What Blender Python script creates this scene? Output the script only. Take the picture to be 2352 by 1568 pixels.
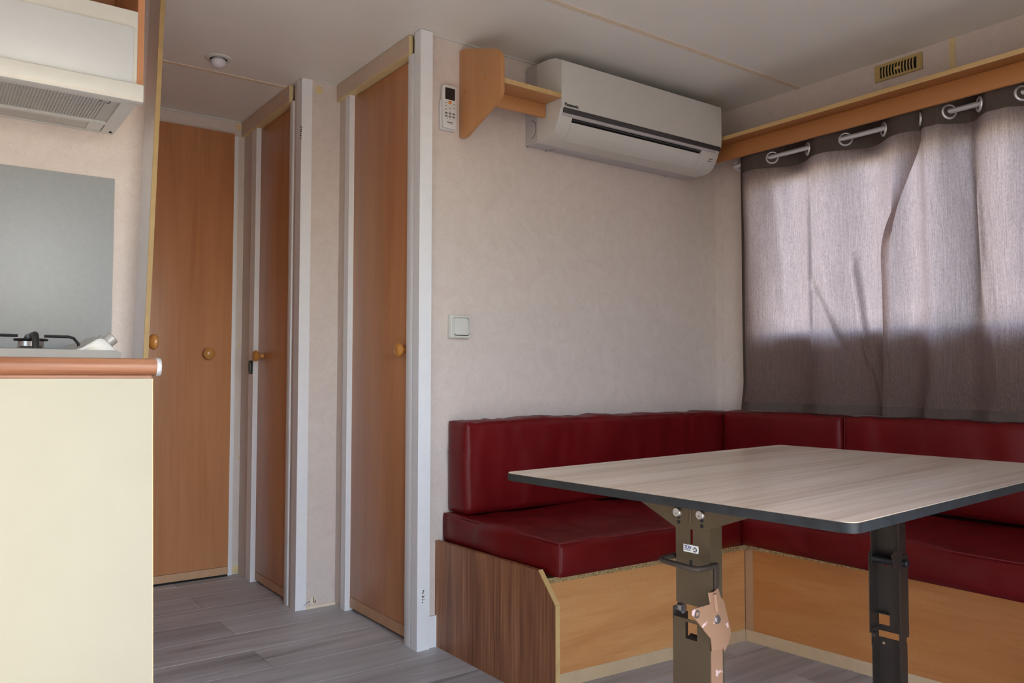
import bpy, bmesh, math, random
from mathutils import Vector, Matrix, noise

random.seed(7)
S = bpy.context.scene
COL = S.collection
for _o in list(bpy.data.objects):
    bpy.data.objects.remove(_o)

# ------------------------------------------------------------------ camera
W, H = 2352, 1568
CAM = Vector((-2.9096, -2.4067, 0.925)); FPX = 1844.85
YAW, PIT, ROL = math.radians(36.1388), math.radians(2.3829), math.radians(0.1103)
FWD = Vector((math.sin(YAW)*math.cos(PIT), math.cos(YAW)*math.cos(PIT), math.sin(PIT)))
_r = Vector((math.cos(YAW), -math.sin(YAW), 0)); _u = _r.cross(FWD)
RT = _r*math.cos(ROL) + _u*math.sin(ROL); UP = -_r*math.sin(ROL) + _u*math.cos(ROL)
cd = bpy.data.cameras.new('camera'); cam = bpy.data.objects.new('camera', cd); COL.objects.link(cam)
cd.sensor_width = 36; cd.lens = FPX/W*36; cd.clip_start = .05
m3 = Matrix((RT, UP, -FWD)).transposed()
cam.matrix_world = Matrix.Translation(CAM) @ m3.to_4x4()
S.camera = cam

def ray(px, py): return FWD + RT*((px-W/2)/FPX) - UP*((py-H/2)/FPX)
def hit(px, py, p, n):
    d = ray(px, py); return CAM + d*((Vector(p)-CAM).dot(Vector(n))/d.dot(Vector(n)))
def onx(px, py, x): return hit(px, py, (x,0,0), (1,0,0))
def ony(px, py, y): return hit(px, py, (0,y,0), (0,1,0))
def onz(px, py, z): return hit(px, py, (0,0,z), (0,0,1))

# ------------------------------------------------------------------ world, sun, exposure
S.view_settings.view_transform = 'Standard'; S.view_settings.look = 'None'
S.view_settings.exposure = 0.70; S.view_settings.gamma = 1; S.view_settings.use_curve_mapping = False
wd = bpy.data.worlds.new('sky'); S.world = wd; wd.use_nodes = True
nt = wd.node_tree; nt.nodes.clear()
sky = nt.nodes.new('ShaderNodeTexSky'); sky.sky_type = 'NISHITA'; sky.sun_disc = False
sky.sun_elevation = math.radians(42); sky.sun_rotation = math.radians(144); sky.dust_density = 1.5
bg = nt.nodes.new('ShaderNodeBackground'); bg.inputs[1].default_value = 1.0
wo = nt.nodes.new('ShaderNodeOutputWorld')
nt.links.new(sky.outputs[0], bg.inputs[0]); nt.links.new(bg.outputs[0], wo.inputs[0])
SUNDIR = Vector((-.42, .52, -.75)).normalized()
sl = bpy.data.lights.new('sun', 'SUN'); sl.energy = 17.0; sl.angle = math.radians(.6); sl.color = (1, .95, .89)
so = bpy.data.objects.new('sun', sl); COL.objects.link(so)
so.rotation_euler = SUNDIR.to_track_quat('-Z', 'Y').to_euler(); so.location = (3, -6, 6)

# doorway behind the camera and window behind the curtain: openings in the walls
DX0, DX1, DZ1, YB = -2.78, -1.62, 1.95, -2.62
WY0, WY1, WZ0, WZ1 = -2.05, -.27, 1.06, 1.80
LY0, LY1, LZ0, LZ1 = -1.60, -.90, 1.05, 1.75          # unseen window in the left wall, added for side light
def portal(name, loc, rot, sx, sy):
    l = bpy.data.lights.new(name, 'AREA'); l.shape = 'RECTANGLE'; l.size = sx; l.size_y = sy
    l.cycles.is_portal = True
    o = bpy.data.objects.new(name, l); COL.objects.link(o); o.location = loc; o.rotation_euler = rot
portal('doorway_portal', ((DX0+DX1)/2, YB-.06, DZ1/2), (math.pi/2, 0, 0), DX1-DX0, DZ1)
portal('window_portal', (.07, (WY0+WY1)/2, (WZ0+WZ1)/2), (0, math.pi/2, 0), WZ1-WZ0, WY1-WY0)
portal('added_window_portal', (-4.07, (LY0+LY1)/2, (LZ0+LZ1)/2), (0, -math.pi/2, 0), LZ1-LZ0, LY1-LY0)
S.cycles.max_bounces = 12; S.cycles.diffuse_bounces = 7; S.cycles.sample_clamp_indirect = 8

# ------------------------------------------------------------------ materials
def newmat(name):
    m = bpy.data.materials.new(name); m.use_nodes = True
    t = m.node_tree; b = t.nodes['Principled BSDF']; return m, t, b
def N(t, kind, **kw):
    n = t.nodes.new(kind)
    for k, v in kw.items():
        if k.startswith('i_'):
            key = k[2:]; key = int(key) if key.isdigit() else key
            n.inputs[key].default_value = v
        else: setattr(n, k, v)
    return n
def ramp(t, fac, stops):
    r = N(t, 'ShaderNodeValToRGB'); el = r.color_ramp.elements
    while len(el) < len(stops): el.new(.5)
    for e, (p, c) in zip(el, stops): e.position = p; e.color = (*c, 1)
    t.links.new(fac, r.inputs[0]); return r.outputs[0]
def coords(t, scale=(1,1,1), rnd=False):
    tc = N(t, 'ShaderNodeTexCoord'); v = tc.outputs['Object']
    if rnd:
        oi = N(t, 'ShaderNodeObjectInfo'); mul = N(t, 'ShaderNodeVectorMath', operation='SCALE'); mul.inputs[0].default_value = (37, 91, 53)
        t.links.new(oi.outputs['Random'], mul.inputs['Scale'])
        ad = N(t, 'ShaderNodeVectorMath', operation='ADD'); t.links.new(v, ad.inputs[0]); t.links.new(mul.outputs[0], ad.inputs[1]); v = ad.outputs[0]
    mp = N(t, 'ShaderNodeMapping'); mp.inputs['Scale'].default_value = scale
    t.links.new(v, mp.inputs['Vector']); return mp.outputs[0]
def bump(t, b, h, strength, dist=.002):
    n = N(t, 'ShaderNodeBump'); n.inputs['Strength'].default_value = strength; n.inputs['Distance'].default_value = dist
    t.links.new(h, n.inputs['Height']); t.links.new(n.outputs[0], b.inputs['Normal'])
def plain(name, c, rough=.5, metal=0, var=.04, scale=30, bmp=0.0, spec=.5):
    m, t, b = newmat(name); b.inputs['Roughness'].default_value = rough; b.inputs['Metallic'].default_value = metal
    b.inputs['Specular IOR Level'].default_value = spec
    n = N(t, 'ShaderNodeTexNoise', i_Scale=scale, i_Detail=5.0); t.links.new(coords(t), n.inputs['Vector'])
    lo = tuple(x*(1-var) for x in c); hi = tuple(min(1, x*(1+var)) for x in c)
    t.links.new(ramp(t, n.outputs[0], [(.3, lo), (.7, hi)]), b.inputs['Base Color'])
    if bmp: bump(t, b, n.outputs[0], bmp)
    return m
def wood(name, lo, mid, hi, axis=2, rough=.38, scale=1.0, rnd=False, fig=1.0, flecks=0, fine=.25):
    m, t, b = newmat(name); b.inputs['Roughness'].default_value = rough
    sc = [26*scale]*3; sc[axis] = 1.1*scale
    v = coords(t, sc, rnd)
    n1 = N(t, 'ShaderNodeTexNoise', i_Scale=1.0, i_Detail=6.0, i_Roughness=.6, i_Distortion=.4); t.links.new(v, n1.inputs['Vector'])
    sc2 = [5*scale]*3; sc2[axis] = .55*scale
    n2 = N(t, 'ShaderNodeTexNoise', i_Scale=1.0, i_Detail=3.0, i_Distortion=1.2); t.links.new(coords(t, sc2, rnd), n2.inputs['Vector'])
    sc3 = [130*scale]*3; sc3[axis] = 3*scale
    n3 = N(t, 'ShaderNodeTexNoise', i_Scale=1.0, i_Detail=2.0); t.links.new(coords(t, sc3, rnd), n3.inputs['Vector'])
    a = N(t, 'ShaderNodeMath', operation='MULTIPLY_ADD'); t.links.new(n2.outputs[0], a.inputs[0]); a.inputs[1].default_value = .9*fig; a.inputs[2].default_value = .22 - .45*(fig-1)
    c = N(t, 'ShaderNodeMath', operation='MULTIPLY_ADD'); t.links.new(n1.outputs[0], c.inputs[0]); c.inputs[1].default_value = .5; t.links.new(a.outputs[0], c.inputs[2])
    d = N(t, 'ShaderNodeMath', operation='MULTIPLY_ADD'); t.links.new(n3.outputs[0], d.inputs[0]); d.inputs[1].default_value = fine; t.links.new(c.outputs[0], d.inputs[2])
    e = N(t, 'ShaderNodeMath', operation='SUBTRACT'); t.links.new(d.outputs[0], e.inputs[0]); e.inputs[1].default_value = .55 + (fine-.25)*.5
    col = ramp(t, e.outputs[0], [(.15, lo), (.5, mid), (.85, hi)])
    if flecks:
        sf = [180.]*3; sf[axis] = 420.; sf[2] = 60.
        nf = N(t, 'ShaderNodeTexNoise', i_Scale=1.0, i_Detail=1.0); t.links.new(coords(t, sf), nf.inputs['Vector'])
        f = ramp(t, nf.outputs[0], [(.68, (0,0,0)), (.80, (.6,.6,.6))])
        mx = N(t, 'ShaderNodeMix', data_type='RGBA'); t.links.new(f, mx.inputs[0]); t.links.new(col, mx.inputs[6]); mx.inputs[7].default_value = (*[x*.62 for x in lo], 1)
        col = mx.outputs[2]
    t.links.new(col, b.inputs['Base Color'])
    bump(t, b, n3.outputs[0], .06, .001)
    return m

M = {}
def wallpaper():
    m, t, b = newmat('wallpaper'); b.inputs['Roughness'].default_value = .62; b.inputs['Specular IOR Level'].default_value = .3
    n1 = N(t, 'ShaderNodeTexNoise', i_Scale=9.0, i_Detail=7.0, i_Roughness=.65, i_Distortion=2.5); t.links.new(coords(t), n1.inputs['Vector'])
    n2 = N(t, 'ShaderNodeTexNoise', i_Scale=70.0, i_Detail=6.0, i_Distortion=3.0); t.links.new(coords(t), n2.inputs['Vector'])
    a = N(t, 'ShaderNodeMath', operation='ADD'); t.links.new(n1.outputs[0], a.inputs[0]); t.links.new(n2.outputs[0], a.inputs[1])
    h = N(t, 'ShaderNodeMath', operation='MULTIPLY', i_1=.5); t.links.new(a.outputs[0], h.inputs[0])
    t.links.new(ramp(t, h.outputs[0], [(.32, (.605, .52, .47)), (.5, (.66, .575, .525)), (.68, (.705, .63, .585))]), b.inputs['Base Color'])
    bump(t, b, n2.outputs[0], .12, .001); return m
M['wall'] = wallpaper()
M['ceil'] = plain('ceiling_board', (.80, .785, .74), .45, var=.02, scale=6)
M['white'] = plain('white_plastic', (.80, .81, .83), .4, var=.02)
M['cream_plastic'] = plain('cream_plastic', (.62, .62, .585), .4, var=.02)
M['ivory'] = plain('ivory_plastic', (.72, .60, .33), .45, var=.04)
M['beige'] = plain('beige_trim', (.76, .645, .50), .5, var=.04)
M['flap'] = plain('white_flap', (.56, .585, .61), .4, var=.01)
M['header'] = plain('beige_header', (.60, .47, .36), .5, var=.05, scale=12)
M['header_edge'] = plain('yellowed_edge', (.70, .56, .30), .5, var=.05)
M['door'] = wood('beech_door', (.40, .162, .066), (.50, .222, .098), (.58, .275, .130), 2, .33, fig=1.3, fine=.4)
M['kick'] = plain('light_beech_strip', (.52, .31, .17), .45, var=.05)
M['panel_edge'] = plain('ochre_panel_edge', (.40, .27, .11), .6, var=.08)
M['toe'] = plain('pale_toe_strip', (.66, .475, .285), .5, var=.04)
M['beech_shaded'] = wood('beech_underside_shade', (.30, .115, .035), (.36, .145, .048), (.42, .18, .06), 1, .45, fig=.8)  # veneer darkened to paint in the shade under the shelf board
M['knob'] = wood('knob_wood', (.42, .17, .035), (.52, .23, .055), (.60, .30, .09), 2, .25, scale=2)
M['beech_x'] = wood('beech_board_x', (.42, .19, .07), (.50, .24, .095), (.57, .29, .12), 0, .4, fig=1.0)
M['beech_y'] = wood('beech_board_y', (.42, .17, .055), (.50, .215, .075), (.57, .26, .10), 1, .4, fig=.8)
M['beech_z'] = wood('beech_board_z', (.42, .19, .07), (.50, .24, .095), (.57, .29, .12), 2, .4, fig=.9)
M['front_x_lit'] = wood('beech_front_lit', (.56, .225, .07), (.72, .345, .125), (.80, .44, .19), 0, .42, fig=1.5, flecks=1)  # bench beech brightened: light on the left front put into the colour
M['front_y_shaded'] = wood('beech_front_shaded', (.40, .135, .032), (.52, .195, .052), (.60, .26, .085), 1, .42, fig=1.5, flecks=1)  # same bench beech darkened: shade on the right front put into the colour
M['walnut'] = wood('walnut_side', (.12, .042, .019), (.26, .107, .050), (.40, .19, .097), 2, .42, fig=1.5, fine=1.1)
M['edge_wood'] = wood('raw_edge', (.45, .27, .10), (.60, .40, .17), (.68, .48, .24), 1, .6, scale=2)
M['worktop'] = wood('worktop_laminate', (.22, .072, .032), (.38, .16, .078), (.52, .27, .155), 0, .42, fig=1.2, fine=.9)
def chipboard():
    m, t, b = newmat('particle_board'); b.inputs['Roughness'].default_value = .85
    n = N(t, 'ShaderNodeTexVoronoi', i_Scale=320.0); t.links.new(coords(t), n.inputs['Vector'])
    t.links.new(ramp(t, n.outputs['Color'], [(.1, (.20, .11, .04)), (.5, (.42, .28, .12)), (.9, (.62, .47, .26))]), b.inputs['Base Color'])
    return m
M['chip'] = chipboard()
def leather():
    m, t, b = newmat('red_leatherette'); b.inputs['Roughness'].default_value = .42; b.inputs['Specular IOR Level'].default_value = .25
    n = N(t, 'ShaderNodeTexVoronoi', i_Scale=700.0); t.links.new(coords(t), n.inputs['Vector'])
    n2 = N(t, 'ShaderNodeTexNoise', i_Scale=5.0, i_Detail=4.0); t.links.new(coords(t), n2.inputs['Vector'])
    t.links.new(ramp(t, n2.outputs[0], [(.3, (.110, .0027, .0040)), (.7, (.142, .0036, .0054))]), b.inputs['Base Color'])
    bump(t, b, n.outputs['Distance'], .12, .0006); return m
M['red'] = leather()
M['seam'] = plain('seam_red', (.17, .006, .01), .5)
def floormat():
    m, t, b = newmat('grey_oak_laminate'); b.inputs['Roughness'].default_value = .55
    v = coords(t, (1.1, 22, 22), True)
    n1 = N(t, 'ShaderNodeTexNoise', i_Scale=1.0, i_Detail=8.0, i_Roughness=.68, i_Distortion=1.1); t.links.new(v, n1.inputs['Vector'])
    n2 = N(t, 'ShaderNodeTexNoise', i_Scale=1.0, i_Detail=2.0, i_Distortion=.6); t.links.new(coords(t, (.8, 5, 5), True), n2.inputs['Vector'])
    a = N(t, 'ShaderNodeMath', operation='ADD'); t.links.new(n1.outputs[0], a.inputs[0]); t.links.new(n2.outputs[0], a.inputs[1])
    h = N(t, 'ShaderNodeMath', operation='MULTIPLY', i_1=.5); t.links.new(a.outputs[0], h.inputs[0])
    c1 = ramp(t, h.outputs[0], [(.31, (.12, .11, .105)), (.40, (.36, .35, .345)), (.54, (.51, .505, .505)), (.70, (.62, .62, .625))])
    oi = N(t, 'ShaderNodeObjectInfo'); k = N(t, 'ShaderNodeMapRange', i_3=.86, i_4=1.10); t.links.new(oi.outputs['Random'], k.inputs[0])
    hs = N(t, 'ShaderNodeHueSaturation'); t.links.new(c1, hs.inputs['Color']); t.links.new(k.outputs[0], hs.inputs['Value'])
    t.links.new(hs.outputs[0], b.inputs['Base Color']); bump(t, b, n1.outputs[0], .05, .001); return m
M['floor'] = floormat()
M['floor_base'] = plain('floor_subbase', (.07, .065, .06), .8)
M['tabletop'] = wood('ash_laminate', (.33, .225, .145), (.49, .37, .27), (.60, .485, .375), 0, .27, scale=.8, fig=1.15, fine=.55)
M['black_edge'] = plain('black_edging', (.016, .018, .020), .45, var=.3, scale=60, spec=.3)
M['bronze'] = plain('brown_painted_steel', (.092, .066, .038), .36, .35, var=.12, scale=8)
M['bronze_dark'] = plain('dark_brown_steel', (.050, .036, .028), .42, .3, var=.12, scale=8)
def worn():
    m, t, b = newmat('worn_brown_paint'); b.inputs['Roughness'].default_value = .38; b.inputs['Metallic'].default_value = .15
    n = N(t, 'ShaderNodeTexNoise', i_Scale=38.0, i_Detail=4.0); t.links.new(coords(t), n.inputs['Vector'])
    t.links.new(ramp(t, n.outputs[0], [(.63, (.29, .16, .095)), (.65, (.60, .42, .39))]), b.inputs['Base Color']); return m
M['worn'] = worn()
M['steel'] = plain('zinc_steel', (.55, .55, .56), .3, 1.0, var=.05)
M['satin'] = plain('satin_aluminium', (.74, .74, .76), .30, .45, var=.02)
M['splash'] = plain('brushed_metal_sheet', (.33, .345, .35), .5, .2, var=.03, scale=60)
M['hob'] = plain('hob_steel', (.40, .39, .36), .45, .25, var=.04)
M['filter'] = plain('filter_mesh_metal', (.52, .515, .50), .5, .6, var=.05)
M['black'] = plain('black_enamel', (.012, .012, .014), .4, var=.1)
M['dark'] = plain('dark_void', (.008, .008, .008), .9)
M['cabinet'] = plain('cream_cabinet', (.45, .425, .315), .5, var=.02, scale=8)
M['ac'] = plain('ac_white', (.62, .605, .57), .32, var=.015, scale=10)
M['ac_grey'] = plain('ac_grey_chassis', (.48, .46, .47), .45, var=.02)
M['ac_stripe'] = plain('ac_stripe', (.045, .04, .042), .3)
M['switch'] = plain('switch_plastic', (.62, .62, .57), .35, var=.02)
M['remote'] = plain('remote_plastic', (.66, .66, .66), .35, var=.02)
M['screen'] = plain('remote_screen', (.02, .016, .016), .15)
M['orange'] = plain('orange_button', (.75, .28, .06), .5)
M['greybtn'] = plain('grey_button', (.17, .17, .18), .5)
M['ink'] = plain('ink', (.02, .02, .022), .6)
M['blue_ink'] = plain('blue_ink', (.05, .06, .22), .6)
M['paper'] = plain('white_sticker', (.80, .80, .78), .5)
M['vent'] = plain('yellowed_vent', (.50, .37, .14), .45, var=.08)
M['opal'] = plain('opal_bulb', (.72, .70, .76), .15, var=.01)
M['sand'] = plain('sand_ground', (.15, .14, .115), .9, var=.2, scale=3)
M['outer'] = plain('outside_cladding', (.55, .52, .46), .7)
def cloth(name, kd, kt, amt):
    m = bpy.data.materials.new(name); m.use_nodes = True; t = m.node_tree; t.nodes.clear()
    n = N(t, 'ShaderNodeTexNoise', i_Scale=1.0, i_Detail=3.0, i_Roughness=.7); t.links.new(coords(t, (260, 260, 105)), n.inputs['Vector'])
    n2 = N(t, 'ShaderNodeTexNoise', i_Scale=1.0, i_Detail=2.0); t.links.new(coords(t, (600, 600, 9)), n2.inputs['Vector'])
    ad = N(t, 'ShaderNodeMath', operation='ADD'); t.links.new(n.outputs[0], ad.inputs[0]); t.links.new(n2.outputs[0], ad.inputs[1])
    hf = N(t, 'ShaderNodeMath', operation='MULTIPLY', i_1=.5); t.links.new(ad.outputs[0], hf.inputs[0])
    cd_ = ramp(t, hf.outputs[0], [(.35, tuple(x*.85 for x in kd)), (.65, tuple(x*1.12 for x in kd))])
    ct = ramp(t, hf.outputs[0], [(.36, tuple(x*.66 for x in kt)), (.66, tuple(min(1, x*1.3) for x in kt))])
    d = N(t, 'ShaderNodeBsdfDiffuse'); t.links.new(cd_, d.inputs[0]); tr = N(t, 'ShaderNodeBsdfTranslucent'); t.links.new(ct, tr.inputs[0])
    mx = N(t, 'ShaderNodeMixShader', i_0=amt); t.links.new(d.outputs[0], mx.inputs[1]); t.links.new(tr.outputs[0], mx.inputs[2])
    o = N(t, 'ShaderNodeOutputMaterial'); t.links.new(mx.outputs[0], o.inputs[0]); return m
M['curtain'] = cloth('taupe_curtain', (.20, .155, .132), (.57, .435, .43), .54)
M['curtain_band'] = cloth('taupe_curtain_band', (.125, .095, .082), (.05, .04, .037), .15)
def glass():
    m = bpy.data.materials.new('window_glass'); m.use_nodes = True; t = m.node_tree; t.nodes.clear()
    tr = N(t, 'ShaderNodeBsdfTransparent'); tr.inputs[0].default_value = (.93, .95, .94, 1); g = N(t, 'ShaderNodeBsdfGlossy', i_Roughness=.02)
    f = N(t, 'ShaderNodeFresnel', i_IOR=1.45); mx = N(t, 'ShaderNodeMixShader'); t.links.new(f.outputs[0], mx.inputs[0])
    t.links.new(tr.outputs[0], mx.inputs[1]); t.links.new(g.outputs[0], mx.inputs[2])
    o = N(t, 'ShaderNodeOutputMaterial'); t.links.new(mx.outputs[0], o.inputs[0]); return m
M['glass'] = glass()

# ------------------------------------------------------------------ object helpers
def tag(o, label=None, cat=None, group=None, kind=None):
    if label: o['label'] = label
    if cat: o['category'] = cat
    if group: o['group'] = group
    if kind: o['kind'] = kind
    return o
def thing(name, loc, label, cat, group=None, kind=None, rz=0):
    o = bpy.data.objects.new(name, None); COL.objects.link(o); o.location = loc; o.rotation_euler = (0, 0, rz); o.empty_display_size = .05
    return tag(o, label, cat, group, kind)
def link(name, me, m, parent=None, local=False):
    o = bpy.data.objects.new(name, me); COL.objects.link(o)
    if m is not None: me.materials.append(M[m] if isinstance(m, str) else m)
    if parent is not None:
        o.parent = parent
        if not local and parent.type == 'EMPTY': o.matrix_parent_inverse = Matrix.LocRotScale(parent.location, parent.rotation_euler, None).inverted()
    return o
def settle(o):
    """put the origin of a top-level mesh at its base"""
    me = o.data; c = [v.co for v in me.vertices]
    b = Vector(((min(v.x for v in c)+max(v.x for v in c))/2, (min(v.y for v in c)+max(v.y for v in c))/2, min(v.z for v in c)))
    me.transform(Matrix.Translation(-b)); o.location = b; return o
def bm_obj(name, bm, m, parent=None, smooth=False, local=False):
    bmesh.ops.recalc_face_normals(bm, faces=bm.faces[:])
    me = bpy.data.meshes.new(name); bm.to_mesh(me); bm.free()
    if smooth:
        me.polygons.foreach_set('use_smooth', [True]*len(me.polygons)); me.set_sharp_from_angle(angle=math.radians(38))
    return link(name, me, m, parent, local)
def bbox_into(bm, x0, x1, y0, y1, z0, z1, bev=0, seg=2):
    v = [bm.verts.new((x, y, z)) for x in (x0, x1) for y in (y0, y1) for z in (z0, z1)]
    fs = [bm.faces.new([v[i] for i in f]) for f in ((0,1,3,2), (4,6,7,5), (0,4,5,1), (2,3,7,6), (0,2,6,4), (1,5,7,3))]
    if bev:
        es = list({e for f in fs for e in f.edges}); bmesh.ops.bevel(bm, geom=es, offset=bev, segments=seg, affect='EDGES', profile=.5)
def box(name, x0, x1, y0, y1, z0, z1, m, parent=None, bev=0, local=False, seg=2):
    bm = bmesh.new(); bbox_into(bm, min(x0,x1), max(x0,x1), min(y0,y1), max(y0,y1), min(z0,z1), max(z0,z1), bev, seg)
    return bm_obj(name, bm, m, parent, bool(bev), local)
def prism_into(bm, pts, d, bev=0):
    d = Vector(d); a = [bm.verts.new(p) for p in pts]; b = [bm.verts.new(Vector(p)+d) for p in pts]; n = len(pts)
    fs = [bm.faces.new(a), bm.faces.new(b[::-1])] + [bm.faces.new((a[i], b[i], b[(i+1) % n], a[(i+1) % n])) for i in range(n)]
    if bev:
        bmesh.ops.recalc_face_normals(bm, faces=fs)
        es = list({e for f in fs[:2] for e in f.edges}); bmesh.ops.bevel(bm, geom=es, offset=bev, segments=2, affect='EDGES', profile=.5)
def prism(name, pts, d, m, parent=None, bev=0, smooth=False, local=False):
    bm = bmesh.new(); prism_into(bm, pts, d, bev); return bm_obj(name, bm, m, parent, smooth or bool(bev), local)
def tube_into(bm, pts, r, seg=12, cap=True):
    pts = [Vector(p) for p in pts]; rings = []
    for i, p in enumerate(pts):
        t = (pts[min(i+1, len(pts)-1)] - pts[max(i-1, 0)]).normalized()
        if i == 0:
            n = t.orthogonal().normalized()
        else:
            n = (n - t*n.dot(t)).normalized()
        b = t.cross(n); rr = r[i] if isinstance(r, (list, tuple)) else r
        rings.append([bm.verts.new(p + n*(math.cos(2*math.pi*k/seg)*rr) + b*(math.sin(2*math.pi*k/seg)*rr)) for k in range(seg)])
    for A, B in zip(rings, rings[1:]):
        for k in range(seg): bm.faces.new((A[k], A[(k+1) % seg], B[(k+1) % seg], B[k]))
    if cap: bm.faces.new(rings[0][::-1]); bm.faces.new(rings[-1])
def tube(name, pts, r, m, parent=None, seg=12, local=False):
    bm = bmesh.new(); tube_into(bm, pts, r, seg); return bm_obj(name, bm, m, parent, True, local)
def lathe(name, prof, base, axis, m, parent=None, seg=28, local=False):
    """prof: (radius, distance along axis)"""
    bm = bmesh.new(); ax = Vector(axis).normalized(); n = ax.orthogonal().normalized(); b = ax.cross(n); base = Vector(base); rings = []
    for r, h in prof:
        if r < 1e-6: rings.append([bm.verts.new(base+ax*h)])
        else: rings.append([bm.verts.new(base+ax*h+n*(math.cos(2*math.pi*k/seg)*r)+b*(math.sin(2*math.pi*k/seg)*r)) for k in range(seg)])
    for A, B in zip(rings, rings[1:]):
        for k in range(seg):
            k2 = (k+1) % seg
            if len(A) == 1: bm.faces.new((A[0], B[k2], B[k]))
            elif len(B) == 1: bm.faces.new((A[k], A[k2], B[0]))
            else: bm.faces.new((A[k], A[k2], B[k2], B[k]))
    return bm_obj(name, bm, m, parent, True, local)
def textobj(name, body, size, origin, X, Y, m, parent=None, local=False, bold=0.0, align='LEFT'):
    cu = bpy.data.curves.new(name, 'FONT'); cu.body = body; cu.size = size; cu.extrude = .00025; cu.offset = bold; cu.resolution_u = 4; cu.align_x = align
    tmp = bpy.data.objects.new('tmp_text', cu); COL.objects.link(tmp); bpy.context.view_layer.update()
    me = bpy.data.meshes.new_from_object(tmp.evaluated_get(bpy.context.evaluated_depsgraph_get())); bpy.data.objects.remove(tmp)
    X = Vector(X).normalized(); Y = Vector(Y).normalized(); Z = X.cross(Y)
    R = Matrix((X, Y, Z)).transposed().to_4x4(); me.transform(Matrix.Translation(Vector(origin)) @ R); me.materials.clear(); me.name = name
    return link(name, me, m, parent, local)
def roundpoly(w, h, r, seg=6):
    p = []
    for cx, cy, a0 in ((w/2-r, h/2-r, 0), (-w/2+r, h/2-r, 90), (-w/2+r, -h/2+r, 180), (w/2-r, -h/2+r, 270)):
        for k in range(seg+1):
            a = math.radians(a0+90*k/seg); p.append((cx+math.cos(a)*r, cy+math.sin(a)*r))
    return p
ST = 'structure'
def sbox(name, *a, label=None, cat=None, **k):
    return tag(box(name, *a, **k), label, cat, None, ST)

# ------------------------------------------------------------------ floor, ceiling, walls
HC = 2.12; XL = -4.0; YH = 1.394; YM = .665; XD = -1.55; XM = -1.71; YK = .131; XP = -2.42
fl = sbox('floor', XL-.05, .05, YB-.05, YH+.1, -.05, -.009, 'floor_base', label='grey oak laminate plank floor of the caravan room', cat='floor')
PW, PLN = .197, 1.28
row = 0
y = .713
while y - PW > YB - PW: y -= PW
y0 = y; rows = []
while y0 < YH + .05: rows.append(y0); y0 += PW
for i, yy in enumerate(rows):
    k = round((yy-.516)/PW); off = -1.995 if k % 2 == 0 else -1.995 + PLN*.5 + .07*math.sin(k*2.3)
    x = off
    while x > XL: x -= PLN
    while x < 0:
        a, b2 = max(x, XL), min(x+PLN, 0); c, d = max(yy, YB), min(yy+PW, YH+.05)
        if b2-a > .02 and d-c > .02:
            bm = bmesh.new(); lx, ly = (b2-a)/2-.0006, (d-c)/2-.0006
            v = [bm.verts.new(q) for q in ((-lx,-ly,-.009), (lx,-ly,-.009), (lx,ly,-.009), (-lx,ly,-.009), (-lx,-ly,-.0012), (lx,-ly,-.0012), (lx,ly,-.0012), (-lx,ly,-.0012),
                 (-lx+.0012,-ly+.0012,0), (lx-.0012,-ly+.0012,0), (lx-.0012,ly-.0012,0), (-lx+.0012,ly-.0012,0))]
            for f in ((0,3,2,1), (0,1,5,4), (1,2,6,5), (2,3,7,6), (3,0,4,7), (4,5,9,8), (5,6,10,9), (6,7,11,10), (7,4,8,11), (8,9,10,11)): bm.faces.new([v[q] for q in f])
            o = bm_obj('plank', bm, 'floor', fl); o.location = ((a+b2)/2, (c+d)/2, 0)
        x += PLN
ce = sbox('ceiling', XL-.05, .05, YB-.1, YH+.1, HC+.006, HC+.06, 'dark', label='off-white panelled ceiling with beige joint strips', cat='ceiling')
seams = [-.4476+1.2657*k for k in (-2, -1, 0, 1)]
ed = [YB-.1] + [s for s in seams if s > YB] + [YH+.1]
for a, b2 in zip(ed, ed[1:]): box('ceiling_panel', XL, .05, a+.004, b2-.004, HC, HC+.006, 'ceil', ce)
for s in ed[1:-1]: box('joint_strip', XL, .0, s-.011, s+.011, HC-.0022, HC+.004, 'beige', ce)

sbox('wall_back', XD, .0, 0, .04, 0, HC, 'wall', label='beige papered wall carrying the white air conditioner', cat='wall')
# right wall with the window opening, joined from four pieces around it
bm = bmesh.new()
for a in ((0, .05, YB, WY0, 0, HC), (0, .05, WY1, YH+.04, 0, HC), (0, .05, WY0, WY1, 0, WZ0), (0, .05, WY0, WY1, WZ1, HC)): bbox_into(bm, *a)
wr = tag(bm_obj('wall_right', bm, 'wall'), 'beige papered wall behind the taupe curtains', 'wall', None, ST)
box('joint_strip', -.002, .001, -1.075, -1.054, 1.94, HC, 'header_edge', wr)
sbox('wall_hall_middle', XM, XD+.03, YM, YM+.03, 0, HC, 'wall', label='narrow papered wall between two hallway doors', cat='wall')
sbox('wall_hall_end', XL, .0, YH, YH+.04, 0, HC, 'wall', label='papered wall at the end of the hallway', cat='wall')
sbox('wall_kitchen', XL, XP+.024, YK, YK+.03, 0, HC, 'wall', label='beige papered wall behind the kitchen counter', cat='wall')
bm = bmesh.new()
for a in ((XL-.05, XL, YB, LY0, 0, HC), (XL-.05, XL, LY1, YH+.04, 0, HC), (XL-.05, XL, LY0, LY1, 0, LZ0), (XL-.05, XL, LY0, LY1, LZ1, HC)): bbox_into(bm, *a)
tag(bm_obj('wall_left', bm, 'wall'), 'papered wall at the far end of the kitchen', 'wall', None, ST)
w2 = thing('window_added', (XL-.025, (LY0+LY1)/2, LZ0), 'unseen white framed window added in the left wall for side light', 'window', None, ST)
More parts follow.
